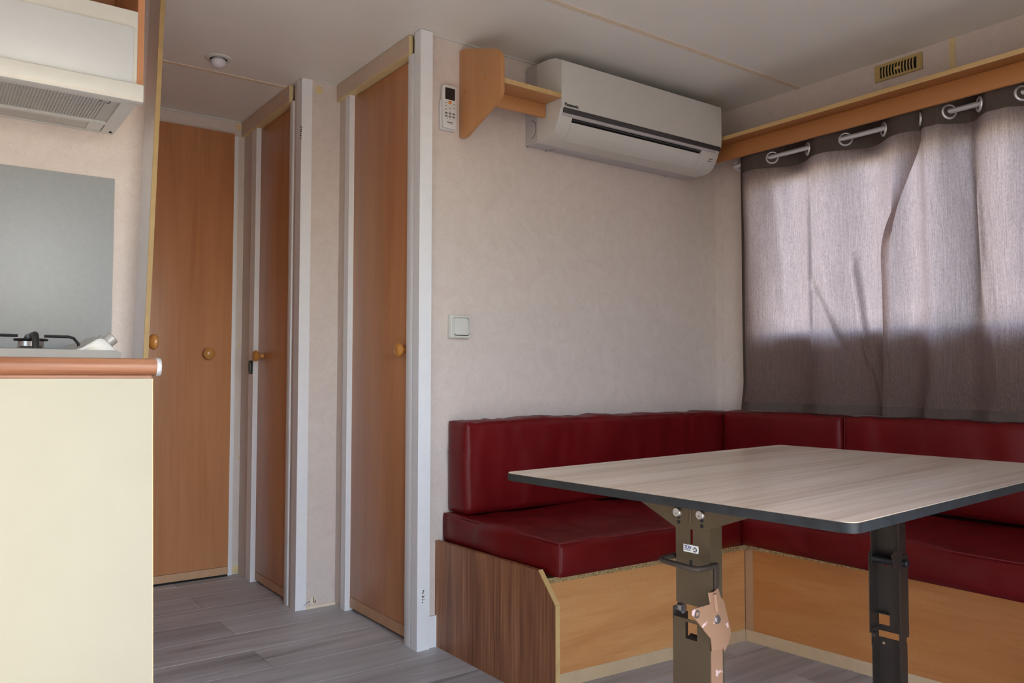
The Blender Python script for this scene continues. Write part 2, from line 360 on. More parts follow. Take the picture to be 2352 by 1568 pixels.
for a in ((LY0, LY1, LZ0, LZ0+.045), (LY0, LY1, LZ1-.045, LZ1), (LY0, LY0+.045, LZ0+.045, LZ1-.045), (LY1-.045, LY1, LZ0+.045, LZ1-.045)): box('frame', XL-.045, XL-.005, *a, 'white', w2)
box('pane', XL-.027, XL-.023, LY0+.045, LY1-.045, LZ0+.045, LZ1-.045, 'glass', w2)
bm = bmesh.new()
for a in ((XL-.05, DX0, YB-.05, YB, 0, HC), (DX1, .05, YB-.05, YB, 0, HC), (DX0, DX1, YB-.05, YB, DZ1, HC)): bbox_into(bm, *a)
tag(bm_obj('wall_front', bm, 'wall'), 'papered wall with the open entrance doorway', 'wall', None, ST)
# partition beside the kitchen (leans a little), white face and bare front edge
lean = .0255
def px_(z): return XP + lean*(z-1.1)
yf = -.012
def lean_slab(name, dx0, dx1, ya, yb2, za, zb, m, parent=None):
    bm = bmesh.new()
    lo = [bm.verts.new((px_(za)+d, q, za)) for d, q in ((dx0, ya), (dx1, ya), (dx1, yb2), (dx0, yb2))]
    hi = [bm.verts.new((px_(zb)+d, q, zb)) for d, q in ((dx0, ya), (dx1, ya), (dx1, yb2), (dx0, yb2))]
    bm.faces.new(lo[::-1]); bm.faces.new(hi)
    for i in range(4): j = (i+1) % 4; bm.faces.new((lo[i], lo[j], hi[j], hi[i]))
    return bm_obj(name, bm, m, parent)
wp = tag(lean_slab('wall_partition', 0, .012, yf+.001, YH, 0, HC, 'white'), 'white thin partition panel beside the kitchen', 'wall', None, ST)
lean_slab('front_edge', -.0004, .0125, yf-.002, yf+.0012, 0, HC, 'panel_edge', wp)

# outside
sbox('ground_outside', -14, 14, -16, YB-.05, -.32, -.3, 'sand', label='sandy ground outside the doorway', cat='ground')
sbox('ground_left', -14, XL-.05, YB-.05, 10, -.32, -.3, 'sand', label='sandy ground outside the added left window', cat='ground')
sbox('ground_beside', .05, 14, YB-.05, 10, -.32, -.3, 'sand', label='sandy ground outside the curtained window', cat='ground')

# ------------------------------------------------------------------ trims, posts and jambs
tn = [0]
def trim(x0, x1, y0, y1, z0, z1, m, label, bev=0, cat='trim'):
    tn[0] += 1
    return tag(box('trim_%d' % tn[0], x0, x1, y0, y1, z0, z1, m, None, bev), label, cat, None, ST)
def angle_post(x, y, w, d, z1, label):
    """L-shaped corner cover: faces -Y (width w) and -X (depth d)"""
    tn[0] += 1
    bm = bmesh.new()
    prism_into(bm, [(x, y, 0), (x+w, y, 0), (x+w, y+.009, 0), (x+.009, y+.009, 0), (x+.009, y+d, 0), (x, y+d, 0)], (0, 0, z1))
    return tag(bm_obj('trim_%d' % tn[0], bm, 'white'), label, 'corner post', None, ST)
post1 = angle_post(-1.559, -.021, .048, .042, HC-.003, 'white corner post beside the remote control and the sofa')
post2 = angle_post(-1.7165, YM-.004, .044, .055, HC-.003, 'white corner post between the two hallway doors')
def marks(name, cx, y, z0, z1, w, parent):
    bm = bmesh.new(); z = z0
    while z < z1:
        h = random.uniform(.0015, .006)
        for _ in range(2):
            a = cx + random.uniform(-w, w); b2 = a + random.uniform(.001, .005); bbox_into(bm, a, b2, y-.0006, y+.0002, z, z+h)
        z += h + random.uniform(.001, .006)
    o = bm_obj(name, bm, 'ink', parent); o['kind'] = 'stuff'; return o
a = ony(972, 1377, -.021); b2 = ony(972, 1357, -.021); marks('printed_mark', a.x-.001, -.0215, a.z-.01, b2.z+.002, .005, post1)
a = ony(690, 318, YM-.004); b2 = ony(690, 286, YM-.004); marks('printed_mark', a.x, YM-.0045, a.z, b2.z, .003, post2)

def jamb_far(x, y, w, d, z1, label):       # far jamb: face towards -X and reveal towards -Y
    tn[0] += 1; bm = bmesh.new()
    prism_into(bm, [(x, y, 0), (x, y+w, 0), (x+d, y+w, 0), (x+d, y, 0)], (0, 0, z1)); return tag(bm_obj('trim_%d' % tn[0], bm, 'white'), label, 'door jamb', None, ST)
HZ = 2.049
jamb_far(XD-.008, .553, .040, .034, HZ, 'white jamb on the far side of the hallway door by the sofa')
trim(XD-.008, XD+.03, .028, .070, 0, HZ, 'white', 'white door jamb next to the corner post by the sofa', .001, 'door jamb')
jamb_far(XM-.006, 1.205, .062, .034, HZ, 'white jamb at the far end of the narrow hallway door')
trim(XM-.006, XM+.03, .753, .790, 0, HZ, 'white', 'white door jamb beside the middle corner post', .001, 'door jamb')
# wall pieces around the doors, on the planes facing the hallway
for nm, x, y0_, y1_, lab in (('wall_hall_near', XD, .0, .028, 'papered reveal strip behind the corner post by the sofa'), ('wall_hall_far', XD, .59, YM, 'papered strip beside the far jamb of the sofa side door'),
                        ('wall_hall_strip', XM, YM+.03, .753, 'papered strip between middle post and door jamb'), ('wall_hall_corner', XM, 1.265, YH, 'papered strip in the end corner of the hallway')):
    sbox(nm, x, x+.03, y0_, y1_, 0, HC, 'wall', label=lab, cat='wall')
def header(x, y0_, y1_, lab):
    tn[0] += 1; r = thing('trim_%d' % tn[0], (x, (y0_+y1_)/2, HZ), lab, 'door header', None, ST)
    box('header_board', x-.016, x, y0_, y1_, HZ+.004, HC-.002, 'header', r); box('header_lip', x-.0165, x+.034, y0_-.0005, y1_, HZ, HZ+.0045, 'header_edge', r)
    box('header_end', x-.0155, x, y0_-.0012, y0_, HZ+.001, HC-.003, 'header_edge', r); box('header_back', x, x+.034, y0_+.02, y1_, HZ+.004, HC-.002, 'header', r)
header(XD, .052, YM-.002, 'beige header board above the hallway door by the sofa')
header(XM, .775, YH-.004, 'beige header board above the narrow hallway door')
# thin light bead where walls meet the ceiling
trim(XD+.03, 0, -.006, 0, HC-.006, HC, 'cream_plastic', 'thin cream bead above the air conditioner wall')
trim(XM+.05, XD, YM-.005, YM, HC-.005, HC, 'cream_plastic', 'thin cream bead above the narrow hallway wall')
trim(XP+.05, XM-.02, YH-.006, YH, HC-.006, HC, 'cream_plastic', 'thin cream bead above the hallway end wall')
trim(-.004, 0, -.04, -.001, .7, HC-.01, 'wall', 'papered corner bead where the two sofa walls meet')
trim(-1.762, -1.742, YH-.012, YH, 0, 2.045, 'white', 'white jamb strip beside the wide hallway end door', .001, 'door jamb')
tag(box('baseboard_back', -1.511, -1.47, -.012, 0, 0, .105, 'white'), 'short white baseboard between post and bench', 'baseboard', None, ST)
tag(box('baseboard_middle', XM+.036, XD, YM-.006, YM, 0, .012, 'beige'), 'low beige sealant strip under the narrow wall', 'baseboard', None, ST)
# screw caps on the wallpaper
def cap(px, py, plane, r, lab, m='header_edge'):
    p = ony(px, py, plane)
    return tag(settle(lathe('screw_cap', [(0, .003), (r*.8, .003), (r, .0015), (r, 0)], p, (0, -1, 0), m, seg=20)), lab, 'screw cap', 'round caps on the hallway walls')
cap(733, 207, YM, .016, 'round beige cap near the ceiling on narrow wall between hallway doors'); cap(549, 292, YH, .017, 'round beige cap high in the corner beside the end door')
for py, lab in ((540, 'tiny screw head highest on the wall strip beside the end door'), (793, 'tiny screw head level with the knob of the end door'), (1051, 'tiny screw head below knob height beside the end door'), (1268, 'tiny screw head just above the floor level cap beside the end door')): cap(549, py, YH, .0055, lab)
cap(540, 1307, YH, .017, 'round beige cap at floor level beside the end door')
p = ony(720, 1379, YM)
r = thing('wire_hook', p, 'round beige disc with a bent black wire near the floor', 'hook')
lathe('disc', [(0, .003), (.012, .003), (.015, .0015), (.015, 0)], p, (0, -1, 0), 'beige', r, 20)
tube('wire', [p+Vector((-.001, -.004, .015)), p+Vector((-.001, -.006, -.004)), p+Vector((.004, -.006, -.009)), p+Vector((.006, -.006, .004))], .0013, 'ink', r, 6)
tube('cable_end', [p+Vector((-.015, -.003, .0)), p+Vector((-.03, -.004, -.004)), p+Vector((-.042, -.004, -.014))], .0009, 'ink', r, 6)

# ------------------------------------------------------------------ doors
def knob(parent, p, axis, s=1.0):
    k = lathe('knob', [(.014*s, 0), (.012*s, .004*s), (.009*s, .012*s), (.010*s, .017*s), (.020*s, .023*s), (.0245*s, .030*s), (.024*s, .037*s), (.018*s, .043*s), (.008*s, .0455*s), (0, .046*s)], p, axis, 'knob', parent)
    return k
d1 = thing('door_1', (-2.05, YH, 0), 'wide beech door at the end of the hallway', 'door', None, ST)
box('leaf', -2.395, -1.763, YH-.022, YH-.002, .045, 2.052, 'door', d1, .0015); box('kick_strip', -2.395, -1.763, YH-.023, YH-.002, .010, .044, 'kick', d1)
box('gap_shade', -2.395, -1.763, YH-.018, YH-.001, 0, .011, 'dark', d1)  # dark strip painting in the shade under the door
q = ony(480, 812, YH-.05); knob(d1, (q.x, YH-.022, q.z), (0, -1, 0), 1.05)
d2 = thing('door_2', (XM+.03, 1.0, 0), 'narrow beech door with a black catch on its jamb', 'door', None, ST)
box('leaf', XM+.016, XM+.032, .760, 1.24, .045, 2.046, 'door', d2, .0015); box('kick_strip', XM+.015, XM+.032, .760, 1.24, .010, .044, 'kick', d2)
q = onx(583, 817, XM-.025); knob(d2, (XM+.016, q.y, q.z), (-1, 0, 0))
q = onx(575, 843, XM-.012); r = box('catch', XM-.018, XM-.006, q.y-.012, q.y+.014, q.z-.03, q.z+.03, 'black', d2, .002)
for dz in (-.023, .023): lathe('screw', [(.003, 0), (.003, .001), (0, .0014)], (XM-.018, q.y, q.z+dz), (-1, 0, 0), 'steel', r, 10)
d3 = thing('door_3', (XD+.03, .3, 0), 'beech hallway door next to the sofa wall', 'door', None, ST)
box('leaf', XD+.014, XD+.030, .05, .60, .052, 2.046, 'door', d3, .0015); box('kick_strip', XD+.013, XD+.030, .05, .60, .012, .051, 'kick', d3)
q = onx(912, 803, XD-.025); knob(d3, (XD+.014, q.y, q.z), (-1, 0, 0))
d4 = thing('door_4', (XP+.02, .4, 0), 'beech door behind the kitchen partition with only its knob showing', 'door', None, ST)
box('leaf', -2.3865, -2.3765, .165, .75, .03, 1.9, 'door', d4)
q = onx(351, 785, -2.3765+.03); knob(d4, (-2.3765, q.y, q.z), (1, 0, 0))

# ------------------------------------------------------------------ window, rod, curtains, pelmet shelf
w1 = thing('window_1', (.025, (WY0+WY1)/2, WZ0), 'white framed window behind the taupe curtains', 'window', None, ST)
for a in ((WY0, WY1, WZ0, WZ0+.045), (WY0, WY1, WZ1-.045, WZ1), (WY0, WY0+.045, WZ0+.045, WZ1-.045), (WY1-.045, WY1, WZ0+.045, WZ1-.045)): box('frame', .005, .045, *a, 'white', w1)
my = (WY0+WY1)/2; box('mullion', .008, .042, my-.03, my+.03, WZ0+.045, WZ1-.045, 'white', w1)
for a, b2 in ((WY0+.045, my-.03), (my+.03, WY1-.045)): box('pane', .022, .026, a, b2, WZ0+.045, WZ1-.045, 'glass', w1)
ROD = (-.072, 1.838)
r = thing('curtain_rod', (ROD[0], -1.1, ROD[1]), 'satin metal curtain rod threaded through the eyelets', 'curtain rod')
tube('rod', [(ROD[0], -.17, ROD[1]), (ROD[0], -2.1, ROD[1])], .0095, 'satin', r, 16)
for yy in (-.175, -2.06): box('bracket', ROD[0]-.006, 0, yy-.008, yy+.008, ROD[1]-.016, ROD[1]+.016, 'satin', r, .002)
def smooth(a, b2, x):
    t = max(0, min(1, (x-a)/(b2-a))); return t*t*(3-2*t)
def curtain(name, ya, yb2, gy, front_first, edge, ridges, base_x, label, seed, ztop=1.888, edge2=lambda z: 0.0):
    """gy: eyelet positions from left; fabric passes the rod there. edge(z): shift of the first edge."""
    root = thing(name, ((base_x), (ya+yb2)/2, .775), label, 'curtain', 'taupe eyelet curtains')
    def phase(y):
        g = gy
        if y > g[0]: return -(y-g[0])/(g[0]-g[1])
        for i in range(len(g)-1):
            if y >= g[i+1]: return i + (g[i]-y)/(g[i]-g[i+1])
        return len(g)-1 + (g[-1]-y)/(g[-2]-g[-1])
    sgn = 1 if front_first else -1
    def X(y, z):
        h = (z-.775)/(ztop-.775); A = .026 + .016*smooth(.35, 1.0, h)
        x = base_x + sgn*A*math.sin(math.pi*phase(y))
        x += (1-h)*.010*noise.noise(Vector((seed, y*9, z*1.3))) + .004*noise.noise(Vector((seed+5, y*22, z*3)))
        for (y1, z1, y2, z2, w, amp) in ridges:
            t = (z1-z)/(z1-z2)
            if -.15 < t < 1.15:
                yc = y1+(y2-y1)*t; f = smooth(-.15, .15, t)*(1-smooth(.85, 1.15, t)); x += amp*f*math.exp(-((y-yc)/w)**2)
        x -= .018*smooth(.12, 0, h)
        return max(min(x, -.012), -.108)
    def sheet(nm, za, zb, ny, nz, m, off=0.0, parent=root, t1=1.0):
        bm = bmesh.new(); g = []
        for j in range(nz+1):
            z = za+(zb-za)*j/nz; rowv = []
            for i in range(ny+1):
                t = i/ny*t1; y = ya+(yb2-ya)*t + edge(z)*(1-t)**3 + edge2(z)*t**3
                drop = .006*noise.noise(Vector((seed+9, y*3, 0)))*smooth(za+.1, za, z) if nm == 'fabric' else 0
                rowv.append(bm.verts.new((X(y, z)+off, y, z+drop)))
            g.append(rowv)
        for j in range(nz):
            for i in range(ny): bm.faces.new((g[j][i], g[j][i+1], g[j+1][i+1], g[j+1][i]))
        me = bpy.data.meshes.new(nm); bm.to_mesh(me); bm.free(); me.polygons.foreach_set('use_smooth', [True]*len(me.polygons)); return link(nm, me, m, parent)
    sheet('fabric', .779, ztop, 200, 110, 'curtain'); sheet('header_band', 1.793, ztop+.001, 200, 10, 'curtain_band', -.0015)
    sheet('hem', .778, .812, 200, 4, 'curtain_band', -.0015); (sheet('side_hem', .812, 1.793, 6, 60, 'curtain_band', -.0015, root, .022/abs(yb2-ya)) if front_first else None)
    for y in gy:
        e = .004; tx = (X(y-e, ROD[1])-X(y+e, ROD[1]))
        nrm = Vector((2*e, tx, 0)).normalized()   # horizontal normal of the fabric
        c = Vector((X(y, ROD[1]), y, ROD[1]-.003))
        bm = bmesh.new()
        T = Vector((-nrm.y, nrm.x, 0)); Zv = Vector((0, 0, 1)); seg = 32; EY = ((.0205, -.006), (.0205, .006), (.0225, .0068), (.0262, .004), (.0268, .001), (.0268, -.001), (.0262, -.004), (.0225, -.0068)); rr = len(EY); rings = []
        for k in range(seg):
            a = 2*math.pi*k/seg; d = T*math.cos(a)+Zv*math.sin(a)
            rings.append([bm.verts.new(c + d*rq + nrm*hq) for rq, hq in EY])
        for k in range(seg):
            for q in range(rr): bm.faces.new((rings[k][q], rings[(k+1) % seg][q], rings[(k+1) % seg][(q+1) % rr], rings[k][(q+1) % rr]))
        bm_obj('eyelet', bm, 'satin', root, True)
    return root
def px2(px, py): q = onx(px, py, -.08); return q.y, q.z
def rdg(a, b2, w, amp): return (*px2(*a), *px2(*b2), w, amp)
curtain('curtain', -.205, -.990, [-.361, -.529, -.69, -.847], True, lambda z: .0, [
    rdg((1857, 420), (1862, 780), .010, -.024), rdg((1870, 650), (1945, 815), .012, -.022), rdg((1953, 600), (1985, 830), .010, -.022),
    rdg((1770, 420), (1790, 700), .02, .008), rdg((1985, 800), (2025, 930), .014, -.014)], -.066,
    'taupe eyelet curtain next to the corner, overlapped by its neighbour', 1.3, edge2=lambda z: .128*smooth(1.8, 1.35, z))
curtain('curtain', -.945, -2.02, [-.985, -1.084, -1.184, -1.314, -1.43, -1.55, -1.67, -1.79, -1.91], False, lambda z: .10*smooth(1.8, 1.35, z), [
    rdg((2245, 420), (2272, 720), .011, -.028), rdg((2215, 400), (2250, 760), .022, .020), rdg((2275, 600), (2300, 900), .012, -.012), rdg((2110, 420), (2120, 700), .03, .008)], -.078,
    'taupe eyelet curtain overlapping its neighbour and reaching furthest from the corner', 4.7)

ps = thing('pelmet_shelf', (-.1, -1.1, 1.858), 'long beech pelmet shelf running above the curtains', 'shelf')
box('shelf_board', -.198, -.001, -2.6, -.004, 1.921, 1.936, 'beech_shaded', ps); box('front_edge', -.2, -.198, -2.6, -.004, 1.9205, 1.9365, 'edge_wood', ps)
box('rail', -.132, -.118, -2.6, -.004, 1.855, 1.921, 'beech_y', ps, .002)

# vent grille on the right wall: frame and slats
va, vb = onx(2011, 155, 0), onx(2120, 160, 0); vy0, vy1 = vb.y, va.y; vz0, vz1 = 2.042, 2.105
vg = thing('vent_grille', (0, (vy0+vy1)/2, vz0), 'small yellowed plastic vent grille under the ceiling', 'vent')
box('backing', -.0015, 0, vy0+.008, vy1-.008, vz0+.008, vz1-.008, 'dark', vg)
L_ = vy1-vy0; n_s = 12; m0 = .020; pitch = (L_-2*m0)/n_s
bm = bmesh.new()
for a in ((vy0, vy1, vz0, vz0+.010), (vy0, vy1, vz1-.010, vz1), (vy0, vy0+m0, vz0+.01, vz1-.01), (vy1-m0, vy1, vz0+.01, vz1-.01)): bbox_into(bm, -.007, 0, *a)
bm_obj('frame', bm, 'vent', vg)
for k in range(1, n_s):
    yc = vy0+m0+pitch*k
    bow = lambda t: .003*math.sin(math.pi*t)
    pts = [(-.006, yc-.0026+bow(t/8), vz0+.009+(vz1-vz0-.018)*t/8) for t in range(9)] + [(-.006, yc+.0026+bow(t/8), vz0+.009+(vz1-vz0-.018)*t/8) for t in range(8, -1, -1)]
    prism('slat', pts, (.0016, 0, 0), 'vent', vg)
zc = (vz0+vz1)/2; yc = (vy0+vy1)/2; box('slider', -.0075, -.001, yc-.011, yc+.011, zc-.005, zc+.005, 'vent', vg, .001)
for yy in (vy0+.010, vy1-.010): lathe('screw', [(.0045, 0), (.0045, .001), (0, .0015)], (-.007, yy, zc), (-1, 0, 0), 'vent', vg, 14)

# ------------------------------------------------------------------ ceiling lamp
q = onz(502, 134, HC)
cl = thing('ceiling_lamp', q, 'small recessed ceiling lamp with opal bulb and cream ring', 'lamp')
lathe('ring', [(.030, .0), (.032, -.006), (.040, -.007), (.048, -.004), (.050, 0), (.030, 0)], q, (0, 0, 1), 'cream_plastic', cl, 36)
lathe('socket', [(0, -.0012), (.031, -.0012), (.031, 0)], q, (0, 0, 1), 'dark', cl, 24)
lathe('bulb', [(.012, -.001), (.024, -.004), (.029, -.012), (.028, -.022), (.022, -.031), (.012, -.036), (0, -.038)], q, (0, 0, 1), 'opal', cl, 28)

# ------------------------------------------------------------------ air conditioner
AX0, AX1 = -1.0924, -.2185
ac = thing('air_conditioner', ((AX0+AX1)/2, -.1, 1.787), 'white wall-mounted air conditioner with a dark stripe', 'air conditioner')
def yz_extrude(name, prof, x0, x1, m, parent, smooth_=True):
    return prism(name, [(x0, a, b2) for a, b2 in prof], (x1-x0, 0, 0), m, parent, 0, smooth_)
ch = yz_extrude('chassis', [(-.001, 1.791), (-.001, 2.075), (-.02, 2.083), (-.075, 2.083), (-.075, 1.788), (-.07, 1.785)], AX0+.001, AX1-.001, 'ac_grey', ac)
# side housings between chassis and front, full section
sec = [(-.075, 2.083), (-.11, 2.083), (-.15, 2.080), (-.185, 2.072), (-.212, 2.058), (-.212, 1.885), (-.206, 1.868), (-.198, 1.848), (-.186, 1.824), (-.170, 1.803), (-.148, 1.790), (-.125, 1.786), (-.075, 1.787)]
yz_extrude('housing_cheek', sec, AX0, AX0+.062, 'ac', ac); yz_extrude('housing_cheek', sec, AX1-.105, AX1, 'ac', ac)
mid = [(-.075, 2.083), (-.11, 2.083), (-.15, 2.080), (-.185, 2.072), (-.212, 2.058), (-.212, 1.885), (-.206, 1.868), (-.2025, 1.860), (-.15, 1.860), (-.15, 1.80), (-.075, 1.788)]
yz_extrude('housing', mid, AX0+.062, AX1-.105, 'ac', ac)
yz_extrude('air_slot', [(-.198, 1.8602), (-.151, 1.8602), (-.151, 1.81), (-.160, 1.81), (-.178, 1.838)], AX0+.064, AX1-.107, 'dark', ac, False)
yz_extrude('louver', [(-.1955, 1.8455), (-.186, 1.8245), (-.170, 1.8035), (-.148, 1.7905), (-.146, 1.794), (-.167, 1.808), (-.182, 1.828), (-.191, 1.846)], AX0+.0635, AX1-.1065, 'ac', ac)
yz_extrude('slot_bar', [(-.2005, 1.8555), (-.199, 1.8525), (-.196, 1.8535), (-.197, 1.857)], AX0+.063, AX1-.106, 'ac_stripe', ac, False)
yz_extrude('under_panel', [(-.1485, 1.7895), (-.125, 1.7862), (-.074, 1.7872), (-.074, 1.792), (-.125, 1.791), (-.1465, 1.7935)], AX0+.062, AX1-.105, 'ac', ac)
fp = yz_extrude('front_panel', [(-.210, 2.060), (-.216, 2.057), (-.2185, 2.04), (-.2185, 1.905), (-.2165, 1.886), (-.2135, 1.8835), (-.210, 1.884)], AX0-.001, AX1+.001, 'ac', ac)
yz_extrude('accent_stripe', [(-.2168, 1.8870), (-.2175, 1.8845), (-.2125, 1.8705), (-.2085, 1.8700), (-.210, 1.884)], AX0+.012, AX1-.004, 'ac_stripe', ac, False)
yz_extrude('lower_lip', [(-.2085, 1.8700), (-.2055, 1.8610), (-.2015, 1.8600), (-.204, 1.8695)], AX0+.012, AX1-.02, 'ac_grey', ac, False)
a = ony(1294, 256, -.2187)
textobj('brand_lettering', 'Panasonic', .0165, (AX0+.013, -.2188, 1.8925), (1, 0, 0), (0, 0, 1), 'ink', ac, bold=.0005)
def knockout(parent):
    bm = bmesh.new(); pts = []
    for k in range(15):
        t = math.radians(100-200*k/14); pts.append((AX0+.0005, -.042-.024*math.cos(t)*1.0, 1.845+.033*math.sin(t)))
    tube_into(bm, pts, .0008, 5); return bm_obj('knockout_line', bm, 'ink', parent)
knockout(ch)
bm = bmesh.new(); tube_into(bm, [(AX0+.085+.02*math.cos(math.radians(t)), -.045+.02*math.sin(math.radians(t)), 1.7868) for t in range(-80, 90, 17)], .0008, 5); bm_obj('knockout_line', bm, 'ink', ch)
for x in (AX0+.006, AX0+.095, AX1-.12): box('clip_notch', x, x+.008, -.004, -.0005, 1.7895, 1.793 if x > AX0+.02 else 1.80, 'ink', ch)
for x, z, w in ((AX1-.048, 1.835, .022), (AX1-.052, 1.827, .019)):
    yy = -.1925 if z > 1.83 else -.1885
    box('indicator_print', x, x+w, yy-.0008, yy+.002, z-.0016, z+.0016, 'greybtn', ac)
for x in (.32, .52, .70):
    pass
# ------------------------------------------------------------------ cut-off wall shelf left of it
ws = thing('wall_shelf', (-1.24, -.12, 1.77), 'beech wall shelf end with a rounded side bracket', 'shelf')
BX = -1.39
def byz(px, py): q = onx(px, py, BX); return (BX, min(q.y, -.0008), q.z)
prof = [(BX, -.001, 1.771), (BX, -.001, 2.085), (BX, -.03, 2.0905), (BX, -.205, 2.075), (BX, -.232, 2.068), (BX, -.250, 2.05), (BX, -.257, 2.025), (BX, -.257, 1.905), (BX, -.254, 1.876), (BX, -.243, 1.855), (BX, -.225, 1.842), (BX, -.05, 1.772), (BX, -.03, 1.766), (BX, -.012, 1.766)]
def bracket_pts():
    P = [(1054.5,118), (1063,112.5), (1070,111), (1137,111), (1144,114), (1149,122), (1151,135), (1151,205), (1149,218), (1142,230), (1072,310), (1066,315), (1058,317.5), (1054.5,316)]
    return [byz(*q) for q in P]
sb = prism('side_bracket', bracket_pts(), (.016, 0, 0), 'beech_z', ws, .003)
for px, py in ((1116, 183), (1069, 210)):
    q = onx(px, py, BX); lathe('screw_cap', [(.006, 0), (.006, .0015), (0, .003)], q, (-1, 0, 0), 'knob', sb, 14)
XR = -1.096
box('shelf_board', BX+.016, XR, -.218, -.001, 1.917, 1.932, 'beech_x', ws); box('front_edge', BX+.016, XR, -.220, -.218, 1.9165, 1.9325, 'edge_wood', ws)
box('rail', BX+.016, XR, -.131, -.117, 1.866, 1.917, 'beech_x', ws, .003)

# ------------------------------------------------------------------ remote control in its holder
a, b2 = ony(1004, 297, 0), ony(1041, 200, 0)
RX, RZ0, RZ1 = -1.443, 1.786, 1.944
rc = thing('remote_control', (RX, 0, RZ0), 'white air conditioner remote control in a wall holder', 'remote control')
def plate(name, cx, cz, w, h, r_, y0_, d, m, parent, bev=0): return prism(name, [(cx+a, y0_, cz+b) for a, b in roundpoly(w, h, r_)], (0, -d, 0), m, parent, bev)
plate('holder', RX, RZ0+.052, .063, .106, .006, -.0005, .013, 'remote', rc, .002)
bd = plate('body', RX, (RZ0+RZ1)/2+.002, .055, .152, .007, -.008, .017, 'remote', rc, .003)
plate('front_cover', RX, RZ0+.047, .053, .088, .005, -.024, .002, 'remote', rc, .0008)
plate('screen', RX+.001, RZ1-.032, .040, .042, .003, -.0245, .001, 'screen', bd)
textobj('screen_print', 'ECONAVI', .0036, (RX+.004, -.0256, RZ1-.017), (1, 0, 0), (0, 0, 1), 'greybtn', bd) if False else None
YB2 = -.0262
def btn(dx, z, w, h, m): return plate('button', RX+dx, z, w, h, min(w, h)*.25, YB2+.001, .0016, m, rc)
zt = RZ1-.066
btn(0, zt+.003, .0125, .011, 'orange'); btn(-.017, zt, .011, .007, 'switch'); btn(.017, zt-.002, .011, .007, 'switch')
btn(-.017, zt-.011, .011, .007, 'switch'); btn(.017, zt-.014, .011, .007, 'switch'); btn(-.017, zt-.023, .011, .007, 'switch')
for sg in (1, -1):
    zc2 = zt-.017+sg*.009; prism('arrow_button', [(RX-.006, YB2+.001, zc2-sg*.004), (RX+.006, YB2+.001, zc2-sg*.004), (RX, YB2+.001, zc2+sg*.006)], (0, -.0014, 0), 'switch', rc)
for rw in range(2):
    for cix in range(3): btn(-.0155+.0155*cix, zt-.036-.011*rw, .0105, .0065, 'greybtn')
for dx, z in ((-.017, zt), (.017, zt-.002), (-.017, zt-.011), (.017, zt-.014), (-.017, zt-.023), (0, zt-.017), (0, zt+.006)):
    box('button_print', RX+dx-.0035, RX+dx+.0035, YB2-.0011, YB2+.0003, z-.0008, z+.0008, 'ink', rc)
for k, dx in enumerate((-.019, -.010, 0, .010, .019)): box('small_print', RX+dx-.0012, RX+dx+.0012, YB2-.0003, YB2+.0005, zt-.057, zt-.0545, 'greybtn', rc)
textobj('brand_lettering', 'Panasonic', .0062, (RX, YB2-.0002, zt-.069), (1, 0, 0), (0, 0, 1), 'ink', rc, bold=.0002, align='CENTER')
box('small_print', RX-.010, RX+.010, YB2-.0003, YB2+.0005, zt-.0735, zt-.0725, 'greybtn', rc)

# ------------------------------------------------------------------ light switch
SX, SZ = -1.391, 1.094
sw = thing('light_switch', (SX, 0, SZ-.042), 'pale rocker light switch on the beige wall', 'switch')
plate('back_box', SX, SZ, .082, .082, .003, -.0005, .014, 'switch', sw, .001)
def ring(name, cx, cz, w, h, r_, t, y0_, d, m, parent):
    o = roundpoly(w, h, r_); i = roundpoly(w-2*t, h-2*t, max(r_-t, .001)); bm = bmesh.new(); n = len(o)
    vs = [[bm.verts.new((cx+a, yy, cz+b)) for a, b in pl] for pl, yy in ((o, y0_), (o, y0_-d), (i, y0_-d), (i, y0_))]
    for A, B in zip(vs, vs[1:]+vs[:1]):
        for k in range(n): bm.faces.new((A[k], A[(k+1) % n], B[(k+1) % n], B[k]))
    return bm_obj(name, bm, m, parent, True)
plate('plate', SX, SZ, .080, .080, .005, -.014, .006, 'switch', sw, .0015)
ring('frame', SX+.002, SZ, .072, .074, .012, .005, -.020, .005, 'switch', sw)
plate('gap', SX+.002, SZ, .0625, .0645, .008, -.0202, .0006, 'ink', sw)
rk = plate('rocker', SX+.002, SZ+.0005, .0595, .0600, .008, -.0206, .005, 'switch', sw, .0015)
rk.data.transform(Matrix.Translation((0, -.0206, SZ)) @ Matrix.Rotation(math.radians(-2.0), 4, 'X') @ Matrix.Translation((0, .0206, -SZ)))

# ------------------------------------------------------------------ corner bench and cushions
bl = thing('bench_box', (-1.0, -.3, 0), 'low beech bench box with a walnut side panel under the air conditioner', 'bench')
SXP = -1.478
prism('side_panel', [(SXP, -.001, 0), (SXP, -.001, .357), (SXP, -.575, .366), (SXP, -.652, .283), (SXP, -.652, 0)], (.0165, 0, 0), 'walnut', bl)
